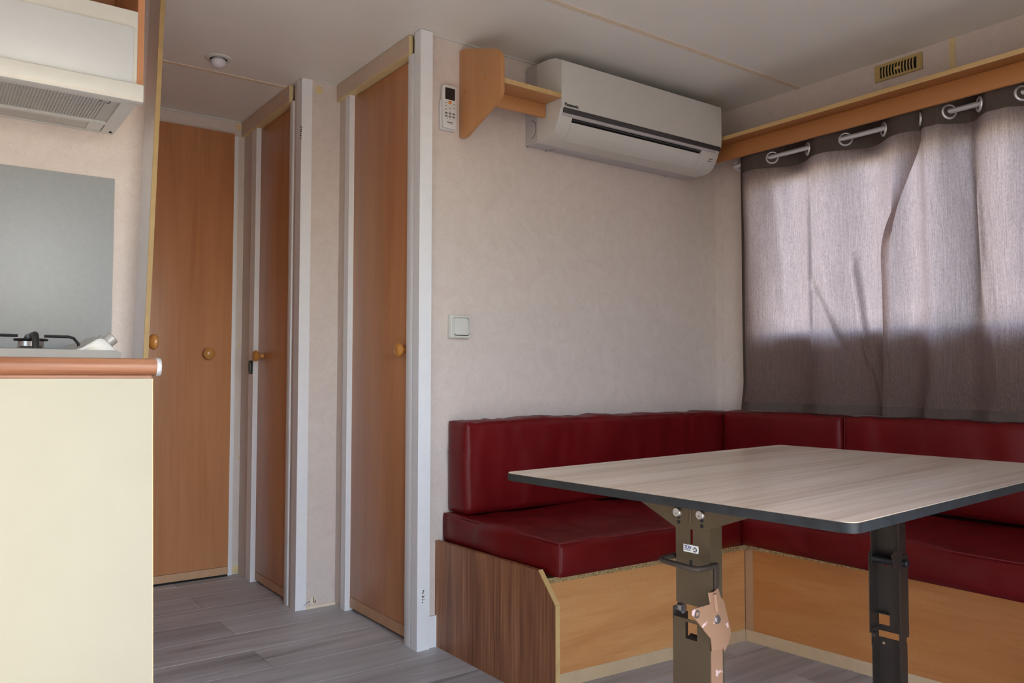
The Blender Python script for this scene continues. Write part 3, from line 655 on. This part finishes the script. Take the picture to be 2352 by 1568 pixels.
# ply edge strips on the front and the chamfer of the side panel
prism('panel_edge', [(SXP+.001, -.652, 0), (SXP+.001, -.652, .283), (SXP+.001, -.6535, .283), (SXP+.001, -.6535, 0)], (.0155, 0, 0), 'edge_wood', bl)
prism('panel_edge', [(SXP+.001, -.575, .366), (SXP+.001, -.652, .283), (SXP+.001, -.6535, .284), (SXP+.001, -.5755, .3675)], (.0155, 0, 0), 'edge_wood', bl)
C0 = onz(1713.5, 1470.5, 0); A0 = onz(1332, 1568, 0); B0 = onz(1980.8, 1546.8, 0)
dl = (A0-C0); dl /= abs(dl.x); dr = (B0-C0); dr /= abs(dr.y)
AL = C0 + dl*abs((SXP+.016)-C0.x); BR = C0 + dr*(1.96+C0.y)
def vpanel(name, p0, p1, z0, z1, th, n, m, parent, ext=0):
    n = Vector(n)*th
    return prism(name, [(p0.x, p0.y, z0), (p1.x, p1.y, z0), (p1.x, p1.y, z1), (p0.x, p0.y, z1)], n, m, parent)
vpanel('front_panel', AL, C0-dl*-.003, .04, .318, .016, (0, 1, 0), 'front_x_lit', bl)
vpanel('toe_kick', AL+Vector((0,-.001,0)), C0+dl*.003+Vector((0,-.001,0)), 0, .040, .016, (0, 1, 0), 'toe', bl)
prism('lid', [(SXP+.02, -.02, .3185), (SXP+.02, AL.y-.028, .3185), (C0.x, C0.y-.012, .3185), (C0.x, -.02, .3185)], (0, 0, .016), 'chip', bl)
q = ony(1692, 1262, C0.y); lathe('bolt_head', [(.003, 0), (.003, .001), (0, .0012)], q, (0, -1, 0), 'ink', bl, 10)
br = thing('bench_box', (-.3, -1.4, 0), 'low beech bench box beneath the curtained window', 'bench')
vpanel('front_panel', C0+Vector((0,-.018,0)), BR, .04, .318, .016, (1, 0, 0), 'front_y_shaded', br)
vpanel('toe_kick', C0+Vector((-.001,0,0)), BR+Vector((-.001,0,0)), 0, .040, .016, (1, 0, 0), 'toe', br)
cc = C0; vpanel('corner_strip', Vector((cc.x-.002, cc.y-.001, 0)), Vector((cc.x-.002, cc.y-.032, 0)), .040, .318, .004, (1, 0, 0), 'kick', br)
prism('lid', [(C0.x-.002, C0.y-.014, .3185), (BR.x-.006, BR.y, .3185), (-.02, BR.y, .3185), (-.02, -.02, .3185), (C0.x+.002, -.02, .3185), (C0.x+.002, C0.y-.014, .3185)], (0, 0, .016), 'chip', br)

def cushion(name, x0, x1, y0_, y1_, z0, z1, label, group, seed, rad=.016, puff=.008, wr=.004, wdir=(1, 1, 1), seams_=(), shear=None, flats=('z0',)):
    bm = bmesh.new(); nx, ny, nz = [max(3, int((b-a)/.02)) for a, b in ((x0, x1), (y0_, y1_), (z0, z1))]
    cache = {}
    def vert(i, j, k):
        key = (i, j, k)
        if key not in cache:
            p = Vector((x0+(x1-x0)*i/nx, y0_+(y1_-y0_)*j/ny, z0+(z1-z0)*k/nz))
            c = Vector((min(max(p.x, x0+rad), x1-rad), min(max(p.y, y0_+rad), y1_-rad), min(max(p.z, z0+rad), z1-rad)))
            d = p-c; n = d.normalized() if d.length > 1e-9 else Vector((0, 0, 1))
            q = c + n*rad if d.length > 1e-9 else p
            u, v, w = i/nx*2-1, j/ny*2-1, k/nz*2-1
            f = (1-u*u)**.5*(1-v*v)**.5 if abs(w) == 1 else ((1-v*v)**.5*(1-w*w)**.5 if abs(u) == 1 else (1-u*u)**.5*(1-w*w)**.5)
            fl_ = ('x0' in flats and i == 0) or ('x1' in flats and i == nx) or ('y0' in flats and j == 0) or ('y1' in flats and j == ny) or ('z0' in flats and k == 0)
            if fl_: cache[key] = bm.verts.new(shear(q) if shear else q); return cache[key]
            q += n*(puff*f)
            wv = Vector((q.x*wdir[0], q.y*wdir[1], q.z*wdir[2]))
            q += n*(wr*(noise.noise(wv*4+Vector((seed, 0, 0))) + .5*noise.noise(wv*11+Vector((0, seed, 0))) - .45*(1-abs(noise.noise(wv*7+Vector((seed, seed, 0)))))**6))
            if shear: q = shear(q)
            cache[key] = bm.verts.new(q)
        return cache[key]
    for k in (0, nz):
        for i in range(nx):
            for j in range(ny): bm.faces.new((vert(i,j,k), vert(i+1,j,k), vert(i+1,j+1,k), vert(i,j+1,k)))
    for j in (0, ny):
        for i in range(nx):
            for k in range(nz): bm.faces.new((vert(i,j,k), vert(i+1,j,k), vert(i+1,j,k+1), vert(i,j,k+1)))
    for i in (0, nx):
        for j in range(ny):
            for k in range(nz): bm.faces.new((vert(i,j,k), vert(i,j+1,k), vert(i,j+1,k+1), vert(i,j,k+1)))
    root = thing(name, ((x0+x1)/2, (y0_+y1_)/2, z0), label, 'cushion', group)
    bmesh.ops.recalc_face_normals(bm, faces=bm.faces[:])
    me = bpy.data.meshes.new('cover'); bm.to_mesh(me); bm.free(); me.polygons.foreach_set('use_smooth', [True]*len(me.polygons))
    cv = link('cover', me, 'red', root)
    for pts in seams_:
        pts = [Vector(p) for p in pts]
        fine = [a.lerp(b, t/10) for a, b in zip(pts, pts[1:]) for t in range(10)] + [pts[-1]]
        if shear: fine = [shear(p) for p in fine]
        tube('seam', fine, .0016, 'seam', cv, 6)
    return root
GB, GS = 'red back cushions along the walls', 'red seat cushions of the corner bench'
k_ = .0045
cushion('back_cushion', -1.432, -.008, -.128, -.004, .454, .768, 'long red leatherette back cushion against the air conditioner wall', GB, 2.1, .009, .006, .009, (3.2, 1, .6),
        [[(-1.432+k_, -.128+k_, .466), (-1.432+k_, -.128+k_, .766)], [(-1.432+k_, -.128+k_, .766), (-.14, -.128+k_, .766)], [(-1.4335, -.06, .475), (-1.4335, -.062, .655)], [(-1.4335, -.01, .656), (-1.4335, -.122, .656)]], flats=('z0', 'y1', 'x1'))
cushion('seat_cushion', -1.453, -.622, -.640, -.004, .348, .450, 'red leatherette seat cushion beside the walnut side panel', GS, 3.4, .010, .009, .012, (1, 1, 1),
        [[(-1.453+k_, -.640+k_, .354), (-1.453+k_, -.640+k_, .446)], [(-1.453+k_, -.640+k_, .446), (-1.453+k_, -.01, .446)], [(-1.453+k_, -.640+k_, .446), (-.62, -.640+k_, .446)]],
        shear=lambda q: Vector((q.x, q.y + max(0, (q.x+1.458))*.020*(-(q.y)/.64)*1.0, q.z + .002 - (q.x+1.453)*.014)), flats=('z0', 'y1', 'x1'))
cushion('seat_cushion', -.602, -.004, -1.95, -.006, .3355, .442, 'long red leatherette seat cushion on the bench below the curtained window', GS, 5.2, .010, .009, .011, (1, 1, 1),
        [[(-.602+k_, -1.95, .438), (-.602+k_, -.63, .438)]], flats=('z0', 'x1', 'y1', 'y0'))
cushion('back_cushion', -.128, -.004, -.690, -.134, .456, .770, 'short red leatherette back cushion in the corner below the curtain', GB, 6.6, .010, .004, .007, (1, 1.4, 1),
        [[(-.128+k_, -.690+k_, .468), (-.128+k_, -.690+k_, .766)]], flats=('z0', 'x1', 'y1'))
cushion('back_cushion', -.128, -.004, -1.95, -.699, .456, .772, 'long red leatherette back cushion below the window curtains', GB, 9.1, .010, .004, .008, (1, 2.8, .7),
        [[(-.128+k_, -.699-k_, .468), (-.128+k_, -.699-k_, .766)]], flats=('z0', 'x1'))

# ------------------------------------------------------------------ folding table (built in its own frame: u along the length, v towards the doorway)
TL = Vector((-1.9881, -1.1192, 0)); TA = .0736; TW, TD, TZ = .988, .706, .7346
U = Vector((math.cos(TA), math.sin(TA), 0)); V = Vector((math.sin(TA), -math.cos(TA), 0))
tb = thing('folding_table', TL + U*TW/2 + V*TD/2, 'pale wood folding table with black edge and brown steel legs', 'table', rz=TA)
def L(u, v, z): return Vector((u-TW/2, -(v-TD/2), z))           # table frame to local
def onu(px, py, u): q = hit(px, py, TL+U*u, U)-TL; return q.dot(U), q.dot(V), q.z
def onv(px, py, v): q = hit(px, py, TL+V*v, V)-TL; return q.dot(U), q.dot(V), q.z
def tbox(name, u0, u1, v0, v1, z0, z1, m, parent=tb, bev=0):
    a, b2 = L(u0, v0, z0), L(u1, v1, z1); return box(name, a.x, b2.x, a.y, b2.y, z0, z1, m, parent, bev, local=True)
rp = roundpoly(TW, TD, .018, 8)
prism('table_top', [(a, b, TZ-.0012) for a, b in roundpoly(TW-.002, TD-.002, .017, 8)], (0, 0, .0012), 'tabletop', tb, local=True)
bm = bmesh.new(); prism_into(bm, [(a, b, TZ-.0150) for a, b in rp], (0, 0, .0138)); es = [e for e in bm.edges if abs(e.verts[0].co.z-e.verts[1].co.z) < 1e-6]
bmesh.ops.bevel(bm, geom=es, offset=.0012, segments=2, affect='EDGES'); bm_obj('edge_band', bm, 'black_edge', tb, True, True)
UZ = TZ-.0152
# near leg: flat outer face at u = UL, flanges behind it
UL = .130
def zl(py, px=1590): return onu(px, py, UL)[2]
vA, vB = .3165, .3885
def leg_channel(name, face_u, dirn, v0, v1, z0, z1, depth, m, holes=(), th=.0022, parent=tb):
    """C channel: web at face_u, flanges running by depth in direction dirn (+1/-1 along u); holes: (v0,v1,z0,z1) cut out of the web"""
    bm = bmesh.new(); ut = face_u+dirn*th
    def wbox(a, b2, c, d):
        p, q = L(face_u, a, c), L(ut, b2, d); bbox_into(bm, min(p.x, q.x), max(p.x, q.x), min(p.y, q.y), max(p.y, q.y), c, d)
    hs = sorted(holes, key=lambda h: h[2]); z = z0
    for h in hs:
        wbox(v0, v1, z, h[2]); wbox(v0, h[0], h[2], h[3]); wbox(h[1], v1, h[2], h[3]); z = h[3]
    wbox(v0, v1, z, z1)
    for a, b2 in ((v0, v0+th), (v1-th, v1)):
        p, q = L(ut, a, z0), L(face_u+dirn*depth, b2, z1); bbox_into(bm, min(p.x, q.x), max(p.x, q.x), min(p.y, q.y), max(p.y, q.y), z0, z1)
    return bm_obj(name, bm, m, parent, False, True)
zs = {k: zl(k) for k in (1212, 1248, 1272, 1280, 1290, 1300, 1330, 1390, 1412, 1425, 1437, 1465)}
vm = (vA+vB)/2
# bracket under the top
bp = [(1460, 1142), (1555, 1212), (1617, 1219), (1735, 1185)]
pl = [onu(px, py, UL-.004) for px, py in bp]
dv0 = (pl[1][1]-pl[0][1])/(pl[1][2]-pl[0][2]); dv1 = (pl[2][1]-pl[3][1])/(pl[2][2]-pl[3][2])
pts = [(UL-.004, pl[0][1]+dv0*(UZ-pl[0][2]), UZ), pl[1], pl[2], (UL-.004, pl[3][1]+dv1*(UZ-pl[3][2]), UZ)]
bk = prism('bracket_plate', [L(*q) for q in pts], (.0025, 0, 0), 'bronze', tb, local=True)
tbox('bracket_flange', UL-.004, UL+.05, pts[0][1]+.02, pts[3][1]-.02, UZ-.003, UZ, 'bronze')
for px, py in ((1557, 1175), (1610, 1182)):
    u, v, z = onu(px, py, UL-.004)
    lathe('bolt', [(.0085, 0), (.0085, .003), (.007, .0055), (.0035, .0055), (.003, .0035), (0, .0035)], L(u, v, z), (-1, 0, 0), 'steel', bk, 18, local=True)
for px, pys in ((1559, (1160, 1186, 1198)), (1612, (1168, 1195, 1208))):
    for py in pys:
        u, v, z = onu(px, py, UL-.004); lathe('adjusting_hole', [(.0036, 0), (.0036, .0003), (0, .0003)], L(u, v, z), (-1, 0, 0), 'dark', bk, 14, local=True)
u, v, z = onu(1585, 1162, UL-.004); z2 = onu(1585, 1206, UL-.004)[2]
tbox('bead', UL-.0055, UL-.003, v-.0028, v+.0028, z2, UZ-.004, 'bronze', bk, .001)
# upper tube with its slot, lower tube with its window
sv = onu(1588, 1235, UL)[1]
leg_channel('upper_leg', UL, 1, vA, vB, zs[1390], UZ-.004, .034, 'bronze', [(sv-.003, sv+.003, zs[1248]-.001, zs[1212]+.01)])
ho = onu(1587, 1288, UL); tbox('oval_hole', UL-.0005, UL+.001, ho[1]-.003, ho[1]+.003, zl(1312), zl(1287), 'dark', tb)
lh0 = onu(1574, 1465, UL-.004); lh1 = onu(1601, 1440, UL-.004)
vA2, vB2 = vA-.0045, vB+.001
leg_channel('lower_leg', UL-.004, 1, vA2, vB2, .012, onu(1560, 1416, UL-.004)[2], .040, 'bronze', [(lh0[1], lh1[1], lh0[2], lh1[2]+.004)])
prism('bent_tab', [L(UL-.002, lh0[1]+.001, lh0[2]), L(UL-.002, lh1[1]-.001, lh0[2]), L(UL-.004, lh1[1]-.003, lh0[2]-.010), L(UL-.004, lh0[1]+.006, lh0[2]-.009)], (.012, 0, .006), 'bronze_dark', tb, local=True)
hu = onu(1556, 1400, UL-.004)
tbox('hinge_ear', UL-.004, UL+.03, vA2, vA2+.0025, onu(1550, 1420, UL)[2], onu(1550, 1390, UL)[2], 'bronze_dark')
lathe('hinge_pin', [(0, -.002), (.009, -.002), (.009, .008), (.006, .010), (0, .010)], L(UL+.012, vA2+.003, hu[2]), (0, -1, 0), 'steel', tb, 18, local=True)
# carrying handle: bent rod
z = zs[1290]; hp = []
for px, py in ((1632, 1293), (1618, 1300), (1600, 1303), (1575, 1299), (1553, 1294), (1541, 1290), (1543, 1284), (1556, 1280), (1575, 1277), (1600, 1276), (1628, 1279)):
    pass
hz = zl(1291); o_ = .036
tube('handle', [L(UL+.012, vB+.004, hz), L(UL-.018, vB+.004, hz), L(UL-o_+.004, vB+.001, hz), L(UL-o_, vB-.008, hz), L(UL-o_, vA+.004, hz+.002), L(UL-o_+.004, vA-.006, hz+.003), L(UL-.018, vA-.009, hz+.003), L(UL+.012, vA-.009, hz+.003)], .0048, 'bronze_dark', tb, 12, True)
tbox('side_bar', UL+.008, UL+.02, vB+.0005, vB+.004, zl(1352), zl(1288), 'bronze_dark', tb, .001)
# worn lock plate facing the doorway
vp = vB+.006
pp = [(1628,1361), (1640,1359), (1650,1350), (1656,1371), (1663,1379), (1680,1452), (1680,1462), (1665,1496), (1663,1489), (1637,1496), (1634,1467), (1624,1455), (1591,1413), (1592,1402), (1598,1397), (1632,1387)]
lp = prism('lock_plate', [L(*onv(px, py, vp)) for px, py in pp], (0, .0028, 0), 'worn', tb, .0006, local=True)
u, v, z = onv(1647, 1422, vp); lathe('bolt', [(.0075, 0), (.0075, .0012), (.005, .0015), (.005, .004), (0, .0045)], L(u, v, z), (0, -1, 0), 'steel', lp, 16, local=True)
u, v, z = onv(1600, 1410, vp); lathe('eye', [(.0065, .0), (.0065, .0015), (.004, .0015), (.0035, 0)], L(u, v, z), (0, -1, 0), 'steel', lp, 16, local=True)
a, b2 = onv(1640, 1363, vp), onv(1645, 1402, vp); tube('rib', [L(*a)-Vector((0, .001, 0)), L(*b2)-Vector((0, .001, 0))], .0035, 'worn', lp, 8, True)
tbox('side_strip', UL-.002, UL+.030, vB2+.0002, vB2+.0012, .012, onv(1640, 1496, vp)[2], 'worn')
# sticker with the test marks
a, b2 = onu(1570, 1248, UL-.0003), onu(1604, 1272, UL-.0003)
st = prism('sticker', [L(UL-.0006, a[1], a[2]), L(UL-.0006, b2[1], a[2]), L(UL-.0006, b2[1]+.0008, (a[2]+b2[2])/2), L(UL-.0006, b2[1], b2[2]), L(UL-.0006, a[1], b2[2])], (.0004, 0, 0), 'paper', tb, local=True)
sw_ = b2[1]-a[1]; sh = a[2]-b2[2]
def lX(v, z, e=.0009): return L(UL-e, v, z)
textobj('sticker_lettering', 'TÜV', sh*.62, lX(a[1]+sw_*.05, b2[2]+sh*.42), (0, -1, 0), (0, 0, 1), 'blue_ink', st, True, bold=.0001)
for k in (.30, .20): tbox('sticker_print', UL-.0009, UL-.0005, a[1]+sw_*.06, a[1]+sw_*.5, b2[2]+sh*k, b2[2]+sh*(k+.05), 'greybtn', st)
lathe('mark_disc', [(0, .0003), (sh*.34, .0003), (sh*.34, 0)], lX(a[1]+sw_*.77, b2[2]+sh*.45, .0006), (-1, 0, 0), 'ink', st, 24, local=True)
textobj('sticker_lettering', 'GS', sh*.5, lX(a[1]+sw_*.61, b2[2]+sh*.30, .0012), (0, -1, 0), (0, 0, 1), 'paper', st, True, bold=.0002)
# far leg: seen from its open side
UR = .868
def zr(py, px=2020): return onu(px, py, UR)[2]
e0, e1 = onu(1991, 1300, UR)[1], onu(2062, 1300, UR-.03)[1]
rv0, rv1 = .320, .392
leg_channel('upper_leg', UR, -1, rv0+.004, rv1-.003, zr(1290), UZ-.004, .034, 'bronze_dark')
h0, h1 = onu(2018, 1432, UR), onu(2043, 1413, UR)
leg_channel('middle_leg', UR+.003, -1, rv0, rv1, zr(1446), zr(1262), .040, 'bronze_dark', [(h0[1], h1[1], h0[2], h1[2])])
leg_channel('lower_leg', UR, -1, rv0+.004, rv1-.003, .012, zr(1460), .034, 'bronze_dark')
tbox('hinge_ear', UR-.034, UR-.002, rv1-.006, rv1-.0035, zr(1475), zr(1435), 'bronze_dark'); tbox('hinge_ear', UR-.034, UR-.002, rv0+.003, rv0+.0055, zr(1475), zr(1435), 'bronze_dark')
lathe('hinge_pin', [(0, 0), (.009, 0), (.009, .008), (.006, .010), (0, .010)], L(UR-.030, rv0+.006, zr(1450)), (0, -1, 0), 'bronze_dark', tb, 16, local=True)
zb_ = zr(1277); lathe('cross_bar', [(0, 0), (.009, 0), (.009, rv1-rv0+.009), (.006, rv1-rv0+.012), (0, rv1-rv0+.012)], L(UR-.026, rv0+.002, zb_), (0, -1, 0), 'black', tb, 18, local=True)
cam_ = [(2049,1275), (2053,1266), (2062,1264), (2070,1268), (2076,1278), (2072,1300), (2064,1313), (2058,1306)]
prism('cam_plate', [L(*onv(px, py, rv1+.003)) for px, py in cam_], (0, .003, 0), 'bronze_dark', tb, local=True)
prism('bent_tab', [L(UR-.002, h0[1], h1[2]), L(UR-.002, h1[1], h1[2]), L(UR-.014, h1[1]-.003, h1[2]+.004), L(UR-.014, h0[1]+.003, h1[2]+.004)], (0, 0, .002), 'bronze_dark', tb, local=True)
for px, py in ((2033, 1298), (2030, 1476)):
    u, v, z = onu(px, py, UR-.003); lathe('rivet_hole', [(.003, 0), (.003, .0008), (0, .0008)], L(UR-.0024 if py > 1400 else UR+.0006, v, z), (-1, 0, 0), 'kick' if py > 1400 else 'red', tb, 12, local=True)
prism('bracket_plate', [L(UR+.004, .14, UZ), L(UR+.004, rv0, .655), L(UR+.004, rv1, .655), L(UR+.004, .56, UZ)], (.0025, 0, 0), 'bronze_dark', tb, local=True)
for uu in (UL+.015, UR-.015): tbox('foot_bar', uu-.022, uu+.022, .08, .63, 0, .014, 'bronze_dark', tb, .003)

# ------------------------------------------------------------------ kitchen
KY = -.449
cb = thing('base_cabinet', (-2.79, -.16, 0), 'cream kitchen base cabinet under the wooden worktop', 'cabinet')
# front panel, its right edge measured a little wider at the floor
bm = bmesh.new(); prism_into(bm, [(-3.10, KY, .07), (-2.476, KY, .07), (-2.4925, KY, .915), (-3.10, KY, .915)], (0, .018, 0)); bm_obj('front_panel', bm, 'cabinet', cb)
prism('edge_band', [(-2.476, KY-.0003, .07), (-2.4740, KY-.0003, .07), (-2.4905, KY-.0003, .915), (-2.4925, KY-.0003, .915)], (0, .018, 0), 'header_edge', cb)
box('carcass', -3.09, -2.496, KY+.019, YK-.01, .07, .915, 'cabinet', cb); box('plinth', -3.09, -2.50, KY+.05, YK-.01, 0, .07, 'kick', cb)
wt = thing('worktop', (-2.9, -.16, .92), 'wood laminate worktop with a metal end cap', 'worktop')
nose = [(KY-.010+.019-.019*math.cos(math.radians(t))*1.0, .9415+.0195*math.sin(math.radians(t))) for t in range(-90, 91, 15)]
pts = [(a, b) for a, b in nose] + [(YK-.002, .961), (YK-.002, .922)]
prism('slab', [(-3.75, a, b) for a, b in pts], (3.75-2.4845, 0, 0), 'worktop', wt, 0, True)
prism('end_cap', [(-2.4845, a+(.0 if a > KY else -.0012), .9415+(b-.9415)*1.06) for a, b in pts], (.011, 0, 0), 'satin', wt, .002)
box('under_strip', -3.75, -2.492, KY+.006, KY+.03, .9155, .922, 'worktop', wt)
tag(settle(box('splash_panel', -3.06, -2.481, YK-.004, YK, .965, 1.488, 'splash', None, .0008)), 'grey metal splash panel behind the hob', 'splashback')
# hob
HB0, HB1, HF, HK = -3.06, -2.552, -.415, .075
hb = thing('gas_hob', (-2.8, -.17, .961), 'steel gas hob with black pan supports and side knobs', 'hob')
prism('tray', [(HB0, HF, .9612), (HB1, HF, .9612), (HB1+.002, HF+.004, .973), (HB1-.006, HF+.012, .979), (HB0, HF+.012, .979)], (0, HK-HF-.012, 0), 'hob', hb, 0, True)
box('black_deck', HB0, HB1-.08, HF+.02, HK-.02, .9788, .981, 'black', hb)
ri = [(-2.652, .979), (-2.640, .980), (-2.628, .985), (-2.600, 1.004), (-2.592, 1.006), (-2.583, 1.0035), (-2.560, .980), (-2.551, .972)]
prism('knob_riser', [(x, HF+.014, z) for x, z in ri], (0, HK-HF-.05, 0), 'hob', hb, .002)
kax = Vector((.72, 0, .69)).normalized()
for k in range(4):
    base = Vector((-2.572, HF+.075+k*.105, .9955)); lathe('control_knob', [(.017, 0), (.017, .004), (.0145, .005), (.0145, .021), (.012, .023), (0, .023)], base, kax, 'hob', hb, 24)
def burner(cx, cy, s, i):
    b_ = lathe('burner', [(.034*s, .980), (.030*s, .984), (.026*s, .988), (.026*s, .999), (.024*s, 1.0), (0, 1.0)], (cx, cy, 0), (0, 0, 1), 'steel', hb, 28)
    lathe('burner_cap', [(.024*s, 1.0005), (.034*s, 1.0005), (.035*s, 1.003), (.033*s, 1.0055), (0, 1.0065)], (cx, cy, 0), (0, 0, 1), 'black', b_, 28)
burner(-2.716, -.28, 1, 0); burner(-2.95, -.10, 1.1, 1)
def support(cx, cy):
    bm = bmesh.new(); zt_ = 1.012
    for dx, dy in ((1, 0), (-1, 0), (0, 1), (0, -1)):
        p0, p1 = .026, .098
        tube_into(bm, [(cx+dx*p0, cy+dy*p0, zt_), (cx+dx*(p1-.022), cy+dy*(p1-.022), zt_), (cx+dx*(p1-.012), cy+dy*(p1-.012), zt_-.003), (cx+dx*(p1-.002), cy+dy*(p1-.002), zt_-.016), (cx+dx*p1, cy+dy*p1, .980)], .0034 if dx else .0075, 8)
    o = bm_obj('pan_support', bm, 'black', hb, True); return o
for cx, cy in ((-2.716, -.28), (-2.95, -.10)): support(cx, cy)
# hood
HX0, HX1, HY = -3.08, -2.478, -.215
hd = thing('cooker_hood', (-2.78, -.04, 1.614), 'cream cooker hood with metal grease filter', 'cooker hood')
box('front_lip', HX0, HX1, HY-.012, HY+.022, 1.614, 1.660, 'cream_plastic', hd, .004)
box('lip_groove', HX0, HX1-.004, HY-.0125, HY-.010, 1.620, 1.6212, 'beige', hd)
bm = bmesh.new()
for a in ((HX0, HX1-.010, HY+.022, HY+.034), (HX0, HX1-.010, YK-.012, YK-.001), (HX1-.045, HX1-.010, HY+.034, YK-.012), (HX0, HX0+.04, HY+.034, YK-.012), (HX0+.04, HX1-.045, YK-.105, YK-.090)): bbox_into(bm, *a, 1.616, 1.628)
bm_obj('bottom_frame', bm, 'cream_plastic', hd)
fl_ = box('grease_filter', HX0+.04, HX1-.045, HY+.034, YK-.105, 1.622, 1.626, 'filter', hd)
bm = bmesh.new(); x = HX0+.05
while x < HX1-.075: bbox_into(bm, x, x+.0032, HY+.045, YK-.112, 1.6195, 1.6222); x += .0072
o = bm_obj('filter_ribs', bm, 'filter', fl_); o['kind'] = 'stuff'
bm = bmesh.new(); xl, yl = HX1-.090, HY+.050
for a in ((xl, xl+.024, yl, yl+.0025), (xl, xl+.024, yl+.012, yl+.0145), (xl, xl+.0025, yl, yl+.0145), (xl+.0215, xl+.024, yl, yl+.0145)): bbox_into(bm, *a, 1.6172, 1.622)
bm_obj('filter_latch', bm, 'steel', fl_)
box('lamp_lens', HX0+.04, HX1-.085, YK-.088, YK-.014, 1.6175, 1.621, 'filter', hd, .003); box('lamp_window', HX1-.085, HX1-.047, YK-.088, YK-.014, 1.617, 1.621, 'cream_plastic', hd, .001)
lathe('screw', [(.004, 0), (.004, .003), (0, .004)], (HX1-.022, YK-.03, 1.616), (0, 0, -1), 'ink', hd, 10)
box('hood_body', HX0, HX1-.012, HY+.025, YK-.001, 1.628, 1.660, 'cream_plastic', hd)
tube('exhaust_duct', [(-2.66, .03, 1.66), (-2.66, .03, HC-.006)], .05, 'cream_plastic', hd, 20)
# wall cabinet above
wc = thing('wall_cabinet', (-2.78, -.04, 1.66), 'wall cabinet with white flap panels above the cooker hood', 'cabinet')
box('side_panel', -2.4915, -2.476, HY+.012, YK-.001, 1.662, HC-.004, 'door', wc); box('side_panel', -3.08, -3.064, HY+.012, YK-.001, 1.662, HC-.004, 'door', wc)
box('front_frame', -3.063, -2.492, HY+.006, HY+.022, 1.662, 1.852, 'cream_plastic', wc, .002); box('flap_panel', -3.063, -2.5025, HY-.002, HY+.006, 1.662, 1.806, 'flap', wc, .002)
box('inner_floor', -3.063, -2.492, HY+.022, YK-.06, 1.80, 1.815, 'white', wc) if False else None
box('back_panel', -3.063, -2.492, YK-.012, YK-.002, 1.663, HC-.004, 'door', wc)
